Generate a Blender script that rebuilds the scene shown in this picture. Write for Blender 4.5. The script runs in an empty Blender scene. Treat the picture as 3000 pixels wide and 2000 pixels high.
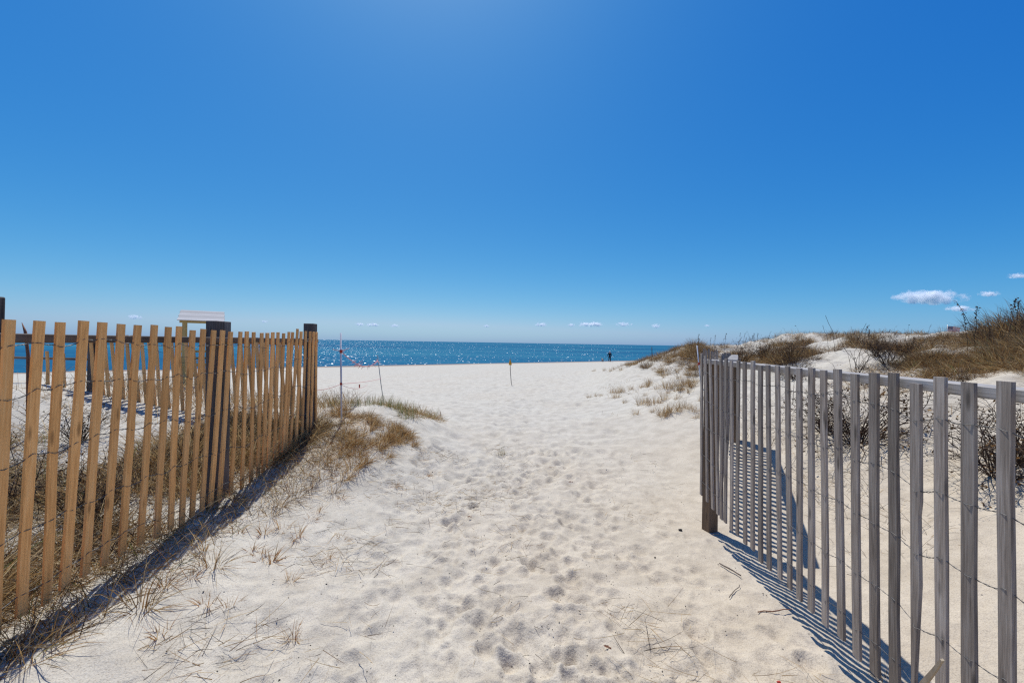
import bpy, bmesh, math, random
import numpy as np
from mathutils import Vector, Matrix

S = bpy.context.scene
C = S.collection
rng = np.random.default_rng(7)
random.seed(7)

# ------------------------------------------------------------------ camera, sky, sun, exposure
EYE = 1.45
FPX = 1170.0                      # focal length in pixels of a 3000 px wide picture
ROLL = math.radians(0.96)
cam_d = bpy.data.cameras.new("camera"); cam = bpy.data.objects.new("camera", cam_d); C.objects.link(cam)
cam_d.sensor_width = 36.0; cam_d.lens = FPX / 3000 * 36; cam_d.shift_y = 4 / 3000
cam_d.clip_start = 0.05; cam_d.clip_end = 60000
cr, sr = math.cos(ROLL), math.sin(ROLL)
cam.matrix_world = Matrix(((cr, -sr, 0, 0), (0, 0, -1, 0), (sr, cr, 0, EYE), (0, 0, 0, 1)))
S.camera = cam

SUN_DIR = Vector((-0.14, 0.50, 1.0)).normalized()      # towards the sun
SUN_EL = math.asin(SUN_DIR.z); SUN_AZ = math.atan2(SUN_DIR.x, SUN_DIR.y)
world = bpy.data.worlds.new("World"); S.world = world; world.use_nodes = True
wn = world.node_tree.nodes; wl = world.node_tree.links
sky = wn.new("ShaderNodeTexSky"); sky.sky_type = 'NISHITA'; sky.sun_disc = False
sky.sun_elevation = SUN_EL; sky.sun_rotation = SUN_AZ
sky.air_density = 0.7; sky.dust_density = 0.72; sky.ozone_density = 3.0; sky.altitude = 0
SKY_K = 0.11
# the photograph's deep, polarised-looking blue: each channel of the sky gets its own contrast
spl = wn.new("ShaderNodeSeparateColor"); cmb = wn.new("ShaderNodeCombineColor"); wl.new(sky.outputs[0], spl.inputs[0])
chans = []
for ch, (gam, gain) in enumerate(((2.05, 1.14), (1.0, .81), (.41, .84))):
    a = wn.new("ShaderNodeMath"); a.operation = 'MULTIPLY'; a.inputs[1].default_value = SKY_K; wl.new(spl.outputs[ch], a.inputs[0])
    p = wn.new("ShaderNodeMath"); p.operation = 'POWER'; p.inputs[1].default_value = gam; wl.new(a.outputs[0], p.inputs[0])
    g = wn.new("ShaderNodeMath"); g.operation = 'MULTIPLY'; g.inputs[1].default_value = gain; wl.new(p.outputs[0], g.inputs[0])
    m = wn.new("ShaderNodeMath"); m.operation = 'MINIMUM'; m.inputs[1].default_value = 2.6; wl.new(g.outputs[0], m.inputs[0])
    d = wn.new("ShaderNodeMath"); d.operation = 'DIVIDE'; d.inputs[1].default_value = SKY_K; wl.new(m.outputs[0], d.inputs[0])
    chans.append(d.outputs[0])
lim = wn.new("ShaderNodeMath"); lim.operation = 'MULTIPLY'; lim.inputs[1].default_value = .67; wl.new(chans[1], lim.inputs[0])
glow = wn.new("ShaderNodeMath"); glow.operation = 'SUBTRACT'; wl.new(chans[1], glow.inputs[0]); glow.inputs[1].default_value = .58 / SKY_K
glo2 = wn.new("ShaderNodeMath"); glo2.operation = 'MAXIMUM'; wl.new(glow.outputs[0], glo2.inputs[0]); glo2.inputs[1].default_value = 0
lim2 = wn.new("ShaderNodeMath"); lim2.operation = 'MULTIPLY_ADD'; wl.new(glo2.outputs[0], lim2.inputs[0]); lim2.inputs[1].default_value = 2.0; wl.new(lim.outputs[0], lim2.inputs[2])   # the sun's aureole stays white
lim = lim2
red = wn.new("ShaderNodeMath"); red.operation = 'MINIMUM'; wl.new(chans[0], red.inputs[0]); wl.new(lim.outputs[0], red.inputs[1])   # no pink haze at the horizon
wl.new(red.outputs[0], cmb.inputs[0]); wl.new(chans[1], cmb.inputs[1]); wl.new(chans[2], cmb.inputs[2])
wl.new(cmb.outputs[0], wn["Background"].inputs[0])
wn["Background"].inputs[1].default_value = SKY_K

sun_d = bpy.data.lights.new("sun", 'SUN'); sun = bpy.data.objects.new("sun", sun_d); C.objects.link(sun)
sun_d.energy = 4.8; sun_d.angle = math.radians(0.53); sun_d.color = (1.0, 0.985, 0.935)
sun.rotation_euler = SUN_DIR.to_track_quat('Z', 'Y').to_euler()
sun.location = (0, 0, 50)

S.view_settings.view_transform = 'Standard'; S.view_settings.look = 'None'
S.view_settings.gamma = 1; S.view_settings.use_curve_mapping = False
S.view_settings.exposure = 0.0
S.render.engine = 'CYCLES'
S.cycles.max_bounces = 8; S.cycles.diffuse_bounces = 4; S.cycles.volume_bounces = 12
S.cycles.transparent_max_bounces = 8; S.cycles.volume_max_steps = 256
S.cycles.use_denoising = False; S.cycles.use_adaptive_sampling = False; S.cycles.sample_clamp_indirect = 4.0; S.cycles.pixel_filter_type = 'BLACKMAN_HARRIS'; S.cycles.filter_width = 1.3

# ------------------------------------------------------------------ helpers
def uv(px, py):
    dx, dy = px - 1500.0, py - 1000.0
    return (dx * cr + dy * sr) / FPX, (-dx * sr + dy * cr - 4) / FPX
def at(px, py, Y):                     # a point of the picture at depth Y
    u, v = uv(px, py)
    return Vector((u * Y, Y, EYE - v * Y))
def on_plane(px, py, a, b):            # a point of the picture on the upright plane X = a + b*Y
    u, v = uv(px, py); Y = a / (u - b)
    return Vector((u * Y, Y, EYE - v * Y))

def tag(o, label=None, cat=None, group=None, kind=None):
    if label: o["label"] = label
    if cat: o["category"] = cat
    if group: o["group"] = group
    if kind: o["kind"] = kind
    return o
def empty(name, loc, label, cat, group=None, rz=0.0):
    o = bpy.data.objects.new(name, None); C.objects.link(o); o.location = loc; o.rotation_euler = (0, 0, rz)
    o.empty_display_size = 0.1
    return tag(o, label, cat, group)
def link(name, me, mat, parent=None, keep=False):
    o = bpy.data.objects.new(name, me); C.objects.link(o)
    if mat is not None and len(me.materials) == 0: me.materials.append(mat)
    if parent is not None:
        o.parent = parent
        if keep: o.matrix_parent_inverse = parent_inv(parent)
    return o
def parent_inv(p):
    M = Matrix.Translation(p.location) @ p.rotation_euler.to_matrix().to_4x4()
    if p.parent: M = parent_world(p)
    return M.inverted()
def parent_world(p):
    M = Matrix.Translation(p.location) @ p.rotation_euler.to_matrix().to_4x4()
    if p.parent: M = parent_world(p.parent) @ p.matrix_parent_inverse @ M
    return M
def mesh_np(name, V, F, smooth=True, cols=None):
    """V (n,3); F list of (m,k) index arrays."""
    me = bpy.data.meshes.new(name)
    V = np.asarray(V, dtype=np.float32)
    F = [f for f in F if len(f)]
    loops = np.concatenate([f.ravel() for f in F]).astype(np.int32)
    sizes = np.concatenate([np.full(len(f), f.shape[1], np.int32) for f in F])
    starts = np.concatenate([[0], np.cumsum(sizes)[:-1]]).astype(np.int32)
    me.vertices.add(len(V)); me.vertices.foreach_set("co", V.ravel())
    me.loops.add(len(loops)); me.loops.foreach_set("vertex_index", loops)
    me.polygons.add(len(sizes)); me.polygons.foreach_set("loop_start", starts); me.polygons.foreach_set("loop_total", sizes)
    me.polygons.foreach_set("use_smooth", np.full(len(sizes), bool(smooth)))
    if cols is not None:
        a = me.color_attributes.new("tint", 'FLOAT_COLOR', 'POINT')
        cc = np.ones((len(V), 4), np.float32); cc[:, :3] = cols
        a.data.foreach_set("color", cc.ravel())
    me.update(calc_edges=True); me.validate()
    return me

class MB:                                # collects plain shapes into one mesh
    def __init__(s): s.V = []; s.F4 = []; s.F3 = []
    def ring_tube(s, pts, radii, n=6, cap=True):
        pts = [Vector(p) for p in pts]; base = len(s.V)
        if not hasattr(radii, '__len__'): radii = [radii] * len(pts)
        for i, p in enumerate(pts):
            d = (pts[min(i + 1, len(pts) - 1)] - pts[max(i - 1, 0)])
            d = d.normalized() if d.length > 1e-9 else Vector((0, 0, 1))
            ref = Vector((0, 0, 1)) if abs(d.z) < .9 else Vector((0, 1, 0))
            a = d.cross(ref).normalized(); b = d.cross(a)
            for k in range(n):
                t = 2 * math.pi * k / n
                s.V.append(p + (a * math.cos(t) + b * math.sin(t)) * radii[i])
        for i in range(len(pts) - 1):
            for k in range(n):
                k2 = (k + 1) % n
                s.F4.append((base + i * n + k, base + i * n + k2, base + (i + 1) * n + k2, base + (i + 1) * n + k))
        if cap:
            for off, rev in ((0, False), ((len(pts) - 1) * n, True)):
                for k in range(1, n - 1):
                    s.F3.append((base + off, base + off + (k + 1 if not rev else k), base + off + (k if not rev else k + 1)))
    def bar(s, p0, p1, w, t, wd, levels=1, jw=0, r=None, taper=1.0):
        """a bar from p0 to p1, width w along wd, thickness t across it"""
        p0, p1, wd = Vector(p0), Vector(p1), Vector(wd)
        ax = (p1 - p0).normalized(); wd = (wd - ax * wd.dot(ax)).normalized(); td = ax.cross(wd)
        base = len(s.V)
        for i in range(levels + 1):
            f = i / levels; c = p0.lerp(p1, f)
            if jw and r is not None: c = c + wd * r.uniform(-jw, jw) + td * r.uniform(-jw, jw)
            ww = w * (1 + (r.uniform(-.06, .06) if (jw and r is not None) else 0)) * (taper + (1 - taper) * (1 - f) if taper != 1 else 1)
            for a, b in ((-1, -1), (1, -1), (1, 1), (-1, 1)):
                s.V.append(c + wd * a * ww / 2 + td * b * t / 2)
        for i in range(levels):
            for k in range(4):
                k2 = (k + 1) % 4
                s.F4.append((base + 4 * i + k, base + 4 * i + k2, base + 4 * i + 4 + k2, base + 4 * i + 4 + k))
        s.F4.append((base + 3, base + 2, base + 1, base)); e = base + 4 * levels
        s.F4.append((e, e + 1, e + 2, e + 3))
    def face(s, *vs):
        b = len(s.V); s.V += [Vector(v) for v in vs]
        (s.F4 if len(vs) == 4 else s.F3).append(tuple(range(b, b + len(vs))))
    def build(s, name, mat, parent=None, smooth=False, local=True):
        V = np.array([tuple(v) for v in s.V], np.float32)
        if parent is not None and local:
            V = V - np.array(tuple(world_loc(parent)), np.float32)
        me = mesh_np(name, V, [np.array(s.F4, np.int32).reshape(-1, 4), np.array(s.F3, np.int32).reshape(-1, 3)], smooth)
        return link(name, me, mat, parent)
def world_loc(p):
    v = p.location.copy()
    while p.parent: p = p.parent; v = v + p.location
    return v

# ---- value noise
def vnoise(x, y, seed=0):
    xi = np.floor(x).astype(np.int64); yi = np.floor(y).astype(np.int64); xf = x - xi; yf = y - yi
    def h(a, b):
        n = (a * 374761393 + b * 668265263 + seed * 1442695041) & 0xFFFFFFFF
        n = ((n ^ (n >> 13)) * 1274126177) & 0xFFFFFFFF
        return ((n ^ (n >> 16)) & 0xFFFF) / 65535.0 - .5
    u = xf * xf * xf * (xf * (xf * 6 - 15) + 10); v = yf * yf * yf * (yf * (yf * 6 - 15) + 10)
    return (h(xi, yi) * (1 - u) + h(xi + 1, yi) * u) * (1 - v) + (h(xi, yi + 1) * (1 - u) + h(xi + 1, yi + 1) * u) * v
def fbm(x, y, sc, octv=3, seed=0, gain=.5):
    r = 0; a = 1.0
    for k in range(octv):
        c, s_ = math.cos(.6 * k + .3), math.sin(.6 * k + .3)
        r = r + a * vnoise((x * c - y * s_) * sc * 2 ** k + 17.3 * k, (x * s_ + y * c) * sc * 2 ** k + 5.1 * k, seed + k); a *= gain
    return r
def sstep(a, b, x):
    t = np.clip((x - a) / (b - a), 0, 1); return t * t * (3 - 2 * t)
def smax(a, b, k):
    h = np.clip(.5 + .5 * (a - b) / k, 0, 1); return b * (1 - h) + a * h + k * h * (1 - h)

# ------------------------------------------------------------------ the lie of the land
SEA_Z = -1.70
def shore_d(x, y): return (63 + .71 * x - y) / 1.226
def ground(x, y):
    x = np.asarray(x, float); y = np.asarray(y, float)
    d = shore_d(x, y)
    base = -1.53 + .0375 * (d - 6)
    base = np.where(d < 6, -1.70 + .17 * np.clip(d, 0, 6) / 6 + .3 * np.clip(d, -20, 0) / 6, base)
    base = -smax(-base, 0.0 * base, .25) + .0                         # flattens out at z = 0
    base = -smax(-base, .14 * sstep(1.4, 3.7, y), .04)                 # the path dips towards the beach
    base = base + .05 * fbm(x, y, .35, 2, 3) * sstep(60, 20, np.abs(y))
    # right-hand dune
    ys = np.array([-30, 1., 2, 3, 5, 8, 11, 16, 20, 24, 40])
    toe = np.interp(y, ys, [1.9, 1.85, 1.9, 2.1, 2.30, 1.50, 1.9, 3.0, 3.9, 4.3, 4.3])
    cyx = np.array([-30, 2., 5, 9, 12, 14, 15, 16, 18, 20, 22, 24, 30, 45])
    crest = np.interp(y, cyx, [7.2, 7.3, 8.0, 9.2, 10.2, 9.3, 8.3, 7.7, 7.5, 7.2, 6.8, 6.6, 7.5, 9])
    H = np.interp(y, cyx, [1.75, 1.75, 1.75, 1.80, 1.82, 1.72, 1.68, 1.58, 1.34, .85, .40, .10, -.35, -1.0])
    t = (x - toe) / (crest - toe)
    prof = np.clip(t, -1, 4)
    prof = smax(prof, 0 * prof, .10); prof = -smax(-prof, -1 + 0 * prof, .12)
    dune = base + np.maximum(H - np.maximum(base, -1.3), 0) * sstep(46, 28, y) * (prof - .10 * sstep(1.2, 4, t))
    lump = (.26 * fbm(x, y, .55, 2, 11) + .17 * fbm(x, y, 1.4, 3, 12, .6)) * sstep(.05, .45, t) * sstep(26, 19, y)
    z = dune + lump
    # left-hand dune behind the tan fences, and the hummock past their corner
    left = np.clip(-x - 2.0, 0, 60)
    ridge = .30 + .155 * np.minimum(left, 3.6)
    front = .20 + (ridge - .20) * sstep(2.2, 4.5, y)
    back = front * (1 - sstep(4.8, 9.5, y)) + base * sstep(4.8, 9.5, y)
    k = sstep(-.55, -2.1, x)
    z = z + k * sstep(11, 8, y) * np.maximum(back - base, 0) * sstep(-8, 0, y)
    hum = np.exp(-(((x + 2.1) / 1.05) ** 2 + ((y - 6.2) / 1.5) ** 2)) * .22
    hum = hum + np.exp(-(((x + 1.7) / .6) ** 2 + ((y - 4.6) / .9) ** 2)) * .07
    z = z + hum + .05 * fbm(x, y, 1.3, 2, 21) * sstep(-.5, -1.4, x) * sstep(10, 7, y)
    return z
def g1(x, y): return float(ground(np.array([x]), np.array([y]))[0])
def hit(px, py, y0=.8, y1=90):                      # where a line of sight meets the ground
    u, v = uv(px, py); Y = y0 * (y1 / y0) ** np.linspace(0, 1, 1500)
    below = ground(u * Y, Y) >= EYE - v * Y
    i = int(np.argmax(below)) if below.any() else len(Y) - 1
    return Vector((u * Y[i], Y[i], g1(u * Y[i], Y[i])))

# ------------------------------------------------------------------ materials
def new_mat(name):
    m = bpy.data.materials.new(name); m.use_nodes = True
    return m, m.node_tree.nodes, m.node_tree.links, m.node_tree.nodes["Principled BSDF"]
def N(nodes, typ, **kw):
    n = nodes.new(typ)
    for k, v in kw.items():
        if k in n.inputs.keys(): n.inputs[k].default_value = v
        else: setattr(n, k, v)
    return n
def ramp(nodes, stops):
    r = nodes.new("ShaderNodeValToRGB"); e = r.color_ramp.elements
    while len(e) < len(stops): e.new(.5)
    for el, (p, c) in zip(e, stops): el.position = p; el.color = (*c, 1) if len(c) == 3 else c
    return r
def mixc(nodes, links, fac, a, b, mode='MIX'):
    m = nodes.new("ShaderNodeMix"); m.data_type = 'RGBA'; m.blend_type = mode
    for sock, v in ((m.inputs[0], fac), (m.inputs[6], a), (m.inputs[7], b)):
        if isinstance(v, bpy.types.NodeSocket): links.new(v, sock)
        elif isinstance(v, (int, float)): sock.default_value = v
        else: sock.default_value = (*v, 1)
    return m.outputs[2]

def wood_mat(name, dark, mid, light, grain=1.0, knots=True, rough=.8, vary=.18):
    m, n, l, b = new_mat(name)
    tc = N(n, "ShaderNodeTexCoord"); oi = N(n, "ShaderNodeObjectInfo")
    off = N(n, "ShaderNodeVectorMath", operation='SCALE'); off.inputs[0].default_value = (37, 19, 53); l.new(oi.outputs["Random"], off.inputs["Scale"])
    ad = N(n, "ShaderNodeVectorMath", operation='ADD'); l.new(tc.outputs["Object"], ad.inputs[0]); l.new(off.outputs[0], ad.inputs[1])
    mp = N(n, "ShaderNodeMapping"); mp.inputs["Scale"].default_value = (150, 150, 5); l.new(ad.outputs[0], mp.inputs[0])
    g = N(n, "ShaderNodeTexNoise", Scale=1.0, Detail=5.0, Roughness=.65); l.new(mp.outputs[0], g.inputs["Vector"])
    mp2 = N(n, "ShaderNodeMapping"); mp2.inputs["Scale"].default_value = (14, 14, 2.2); l.new(ad.outputs[0], mp2.inputs[0])
    g2 = N(n, "ShaderNodeTexNoise", Scale=1.0, Detail=3.0); l.new(mp2.outputs[0], g2.inputs["Vector"])
    r = ramp(n, [(.28, dark), (.5, mid), (.74, light)])
    mixv = N(n, "ShaderNodeMath", operation='MULTIPLY_ADD'); l.new(g.outputs[0], mixv.inputs[0]); mixv.inputs[1].default_value = .55 * grain
    a2 = N(n, "ShaderNodeMath", operation='MULTIPLY_ADD'); l.new(g2.outputs[0], a2.inputs[0]); a2.inputs[1].default_value = .5; a2.inputs[2].default_value = .5 - .25 - .275 * grain
    l.new(a2.outputs[0], mixv.inputs[2]); l.new(mixv.outputs[0], r.inputs[0])
    col = r.outputs[0]
    if knots:
        mp3 = N(n, "ShaderNodeMapping"); mp3.inputs["Scale"].default_value = (18, 18, 4.2); l.new(ad.outputs[0], mp3.inputs[0])
        vo = N(n, "ShaderNodeTexVoronoi", Scale=1.0); l.new(mp3.outputs[0], vo.inputs["Vector"])
        kr = ramp(n, [(.08, (1, 1, 1)), (.2, (0, 0, 0))]); l.new(vo.outputs["Distance"], kr.inputs[0])
        cs = N(n, "ShaderNodeSeparateColor"); l.new(vo.outputs["Color"], cs.inputs[0])
        th = N(n, "ShaderNodeMath", operation='GREATER_THAN'); l.new(cs.outputs[0], th.inputs[0]); th.inputs[1].default_value = .30
        km = N(n, "ShaderNodeMath", operation='MULTIPLY'); l.new(kr.outputs[0], km.inputs[0]); l.new(th.outputs[0], km.inputs[1])
        km2 = N(n, "ShaderNodeMath", operation='MULTIPLY'); l.new(km.outputs[0], km2.inputs[0]); km2.inputs[1].default_value = .75
        col = mixc(n, l, km2.outputs[0], col, tuple(c * .45 for c in dark))
    hv = N(n, "ShaderNodeHueSaturation"); l.new(col, hv.inputs["Color"])
    vr = N(n, "ShaderNodeMapRange"); vr.inputs["To Min"].default_value = 1 - vary; vr.inputs["To Max"].default_value = 1 + vary
    l.new(oi.outputs["Random"], vr.inputs[0]); l.new(vr.outputs[0], hv.inputs["Value"])
    l.new(hv.outputs[0], b.inputs["Base Color"]); b.inputs["Roughness"].default_value = rough
    b.inputs["Specular IOR Level"].default_value = .25
    bp = N(n, "ShaderNodeBump", Strength=.35, Distance=.002); l.new(g.outputs[0], bp.inputs["Height"]); l.new(bp.outputs[0], b.inputs["Normal"])
    return m
M = {}
M['new_wood'] = wood_mat('tan_fence_wood', (.58, .265, .080), (.85, .415, .135), (.93, .52, .21), vary=.18, grain=1.6)
M['old_wood'] = wood_mat('grey_weathered_wood', (.13, .102, .080), (.265, .219, .180), (.41, .362, .318), grain=1.6, vary=.28)
M['post_dark'] = wood_mat('dark_post_wood', (.05, .042, .038), (.11, .092, .08), (.20, .175, .155), grain=1.5, vary=.15)
M['post_brown'] = wood_mat('brown_post_wood', (.10, .065, .04), (.19, .125, .075), (.29, .21, .14), grain=1.4, vary=.15)
M['rail_dark'] = wood_mat('dark_rail_wood', (.07, .06, .052), (.14, .125, .11), (.24, .22, .20), grain=1.3)
M['rail_grey'] = wood_mat('grey_rail_wood', (.17, .152, .138), (.29, .268, .25), (.40, .375, .352), grain=1.6)
M['stand_wood'] = wood_mat('yellow_pine_wood', (.26, .17, .06), (.40, .28, .11), (.48, .36, .16), vary=.1)
M['split_wood'] = wood_mat('pale_split_wood', (.30, .22, .14), (.42, .33, .22), (.52, .43, .31))
M['roof_board'] = wood_mat('pale_roof_boards', (.30, .29, .28), (.37, .355, .345), (.43, .415, .405), grain=.8, knots=False)

def plain(name, col, rough=.7, metal=0.0, var=.15, scale=20.0):
    m, n, l, b = new_mat(name)
    tc = N(n, "ShaderNodeTexCoord"); no = N(n, "ShaderNodeTexNoise", Scale=scale, Detail=4.0); l.new(tc.outputs["Object"], no.inputs["Vector"])
    r = ramp(n, [(.3, tuple(c * (1 - var) for c in col)), (.7, tuple(min(1, c * (1 + var)) for c in col))])
    l.new(no.outputs[0], r.inputs[0]); l.new(r.outputs[0], b.inputs["Base Color"])
    b.inputs["Roughness"].default_value = rough; b.inputs["Metallic"].default_value = metal
    b.inputs["Specular IOR Level"].default_value = .3
    return m
M['wire'] = plain('galvanised_wire', (.14, .135, .13), .5, .5)
M['pvc'] = plain('white_plastic_pole', (.62, .62, .64), .5)
M['grey_rod'] = plain('grey_fibreglass_rod', (.25, .26, .25), .6)
M['rust_rod'] = plain('dark_iron_rod', (.055, .045, .04), .7)
M['pink'] = plain('faded_pink_string', (.68, .30, .28), .8)
M['red'] = plain('red_tape', (.45, .05, .03), .7)
M['amber'] = plain('amber_cloth', (.70, .33, .03), .8)
M['charcoal'] = plain('charcoal_lump', (.025, .023, .022), .9)
M['navy'] = plain('navy_jacket_cloth', (.012, .016, .03), .85)
M['trouser'] = plain('dark_blue_denim', (.016, .026, .045), .85)
M['skin'] = plain('skin_tone', (.45, .27, .19), .6)
M['greyhair'] = plain('pale_grey_knit', (.55, .56, .60), .9)
M['fur'] = plain('shaggy_grey_brown_fur', (.26, .20, .17), .95)
M['flag_red'] = plain('flag_red_cloth', (.50, .05, .05), .8)
M['flag_white'] = plain('flag_white_cloth', (.75, .72, .72), .8)
M['flag_blue'] = plain('flag_blue_cloth', (.03, .045, .16), .8)
M['steel'] = plain('grey_flagpole_steel', (.35, .36, .38), .4, .5)
M['leaf'] = plain('dead_brown_leaf', (.20, .085, .045), .8, scale=60)
M['stick'] = plain('weathered_stick_bark', (.11, .085, .07), .9, var=.35, scale=40)

def grass_mat(name, trans=.35):
    m, n, l, b = new_mat(name)
    at_ = N(n, "ShaderNodeAttribute", attribute_name="tint")
    n.remove(b)
    d = N(n, "ShaderNodeBsdfDiffuse"); t = N(n, "ShaderNodeBsdfTranslucent"); mx = N(n, "ShaderNodeMixShader"); mx.inputs[0].default_value = trans
    l.new(at_.outputs["Color"], d.inputs[0]); l.new(at_.outputs["Color"], t.inputs[0])
    l.new(d.outputs[0], mx.inputs[1]); l.new(t.outputs[0], mx.inputs[2])
    l.new(mx.outputs[0], n["Material Output"].inputs[0])
    return m
M['grass'] = grass_mat('dry_grass_blades', .45); M['twig'] = grass_mat('dead_twigs', .05)

# ---- sand
def sand_material():
    m, n, l, b = new_mat('beach_sand')
    g = N(n, "ShaderNodeNewGeometry"); P = g.outputs["Position"]
    sep = N(n, "ShaderNodeSeparateXYZ"); l.new(P, sep.inputs[0])
    big = N(n, "ShaderNodeTexNoise", Scale=.55, Detail=3.0); l.new(P, big.inputs["Vector"])
    mid = N(n, "ShaderNodeTexNoise", Scale=5.0, Detail=5.0, Roughness=.6); l.new(P, mid.inputs["Vector"])
    fine = N(n, "ShaderNodeTexNoise", Scale=170.0, Detail=3.0, Roughness=.7); l.new(P, fine.inputs["Vector"])
    white, tan_ = (.51, .470, .396), (.50, .423, .322)
    # tanner sand in a broad tongue that starts at the right-hand fence and crosses the path in the foreground
    mr = N(n, "ShaderNodeMapRange"); mr.inputs["From Min"].default_value = -2.0; mr.inputs["From Max"].default_value = 1.5; l.new(sep.outputs[0], mr.inputs[0])
    my = N(n, "ShaderNodeMapRange"); my.inputs["From Min"].default_value = 9; my.inputs["From Max"].default_value = 2.5; l.new(sep.outputs[1], my.inputs[0])
    mul = N(n, "ShaderNodeMath", operation='MULTIPLY'); l.new(mr.outputs[0], mul.inputs[0]); l.new(my.outputs[0], mul.inputs[1])
    ad = N(n, "ShaderNodeMath", operation='ADD'); l.new(mul.outputs[0], ad.inputs[0])
    sc = N(n, "ShaderNodeMath", operation='MULTIPLY_ADD'); l.new(big.outputs[0], sc.inputs[0]); sc.inputs[1].default_value = .9; sc.inputs[2].default_value = -.4
    l.new(sc.outputs[0], ad.inputs[1]); cl = N(n, "ShaderNodeClamp"); l.new(ad.outputs[0], cl.inputs[0])
    col = mixc(n, l, cl.outputs[0], white, tan_)
    rm = ramp(n, [(.35, (.86, .85, .84)), (.6, (1.04, 1.04, 1.04))]); l.new(mid.outputs[0], rm.inputs[0])
    col = mixc(n, l, 1.0, col, rm.outputs[0], 'MULTIPLY')
    rf = ramp(n, [(.28, (.62, .59, .56)), (.5, (1, 1, 1)), (.75, (1.1, 1.1, 1.1))]); l.new(fine.outputs[0], rf.inputs[0])
    col = mixc(n, l, 1.0, col, rf.outputs[0], 'MULTIPLY')
    # dark grains and crumbs of charcoal, in drifts
    vo = N(n, "ShaderNodeTexVoronoi", Scale=38.0); l.new(P, vo.inputs["Vector"])
    cs = N(n, "ShaderNodeSeparateColor"); l.new(vo.outputs["Color"], cs.inputs[0])
    pick = N(n, "ShaderNodeMath", operation='GREATER_THAN'); l.new(cs.outputs[0], pick.inputs[0]); pick.inputs[1].default_value = .90
    dot = N(n, "ShaderNodeMath", operation='LESS_THAN'); l.new(vo.outputs["Distance"], dot.inputs[0]); dot.inputs[1].default_value = .20
    both = N(n, "ShaderNodeMath", operation='MULTIPLY'); l.new(pick.outputs[0], both.inputs[0]); l.new(dot.outputs[0], both.inputs[1])
    drift = ramp(n, [(.45, (0, 0, 0)), (.62, (1, 1, 1))]); l.new(mid.outputs[0], drift.inputs[0])
    b3 = N(n, "ShaderNodeMath", operation='MULTIPLY'); l.new(both.outputs[0], b3.inputs[0]); l.new(drift.outputs[0], b3.inputs[1])
    b4 = N(n, "ShaderNodeMath", operation='MULTIPLY'); l.new(b3.outputs[0], b4.inputs[0]); b4.inputs[1].default_value = .8
    col = mixc(n, l, b4.outputs[0], col, (.10, .085, .075))
    # wet sand along the water
    nx = N(n, "ShaderNodeMath", operation='MULTIPLY'); l.new(sep.outputs[0], nx.inputs[0]); nx.inputs[1].default_value = .71
    dd = N(n, "ShaderNodeMath", operation='SUBTRACT'); l.new(nx.outputs[0], dd.inputs[0]); l.new(sep.outputs[1], dd.inputs[1])
    wob = N(n, "ShaderNodeTexNoise", Scale=.12, Detail=3.0); l.new(P, wob.inputs["Vector"])
    d2 = N(n, "ShaderNodeMath", operation='MULTIPLY_ADD'); l.new(wob.outputs[0], d2.inputs[0]); d2.inputs[1].default_value = 5; l.new(dd.outputs[0], d2.inputs[2])
    wr = N(n, "ShaderNodeMapRange"); wr.inputs["From Min"].default_value = -63 + 8.5; wr.inputs["From Max"].default_value = -63 + 5.5; l.new(d2.outputs[0], wr.inputs[0])
    col = mixc(n, l, wr.outputs[0], col, (.27, .205, .16))
    l.new(col, b.inputs["Base Color"]); b.inputs["Roughness"].default_value = .95; b.inputs["Specular IOR Level"].default_value = .15
    b1 = N(n, "ShaderNodeBump", Strength=.30, Distance=.006); l.new(fine.outputs[0], b1.inputs["Height"])
    m2 = N(n, "ShaderNodeTexNoise", Scale=22.0, Detail=4.0, Roughness=.65); l.new(P, m2.inputs["Vector"])
    b2 = N(n, "ShaderNodeBump", Strength=.6, Distance=.018); l.new(m2.outputs[0], b2.inputs["Height"]); l.new(b1.outputs[0], b2.inputs["Normal"])
    l.new(b2.outputs[0], b.inputs["Normal"])
    return m
M['sand'] = sand_material()

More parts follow.
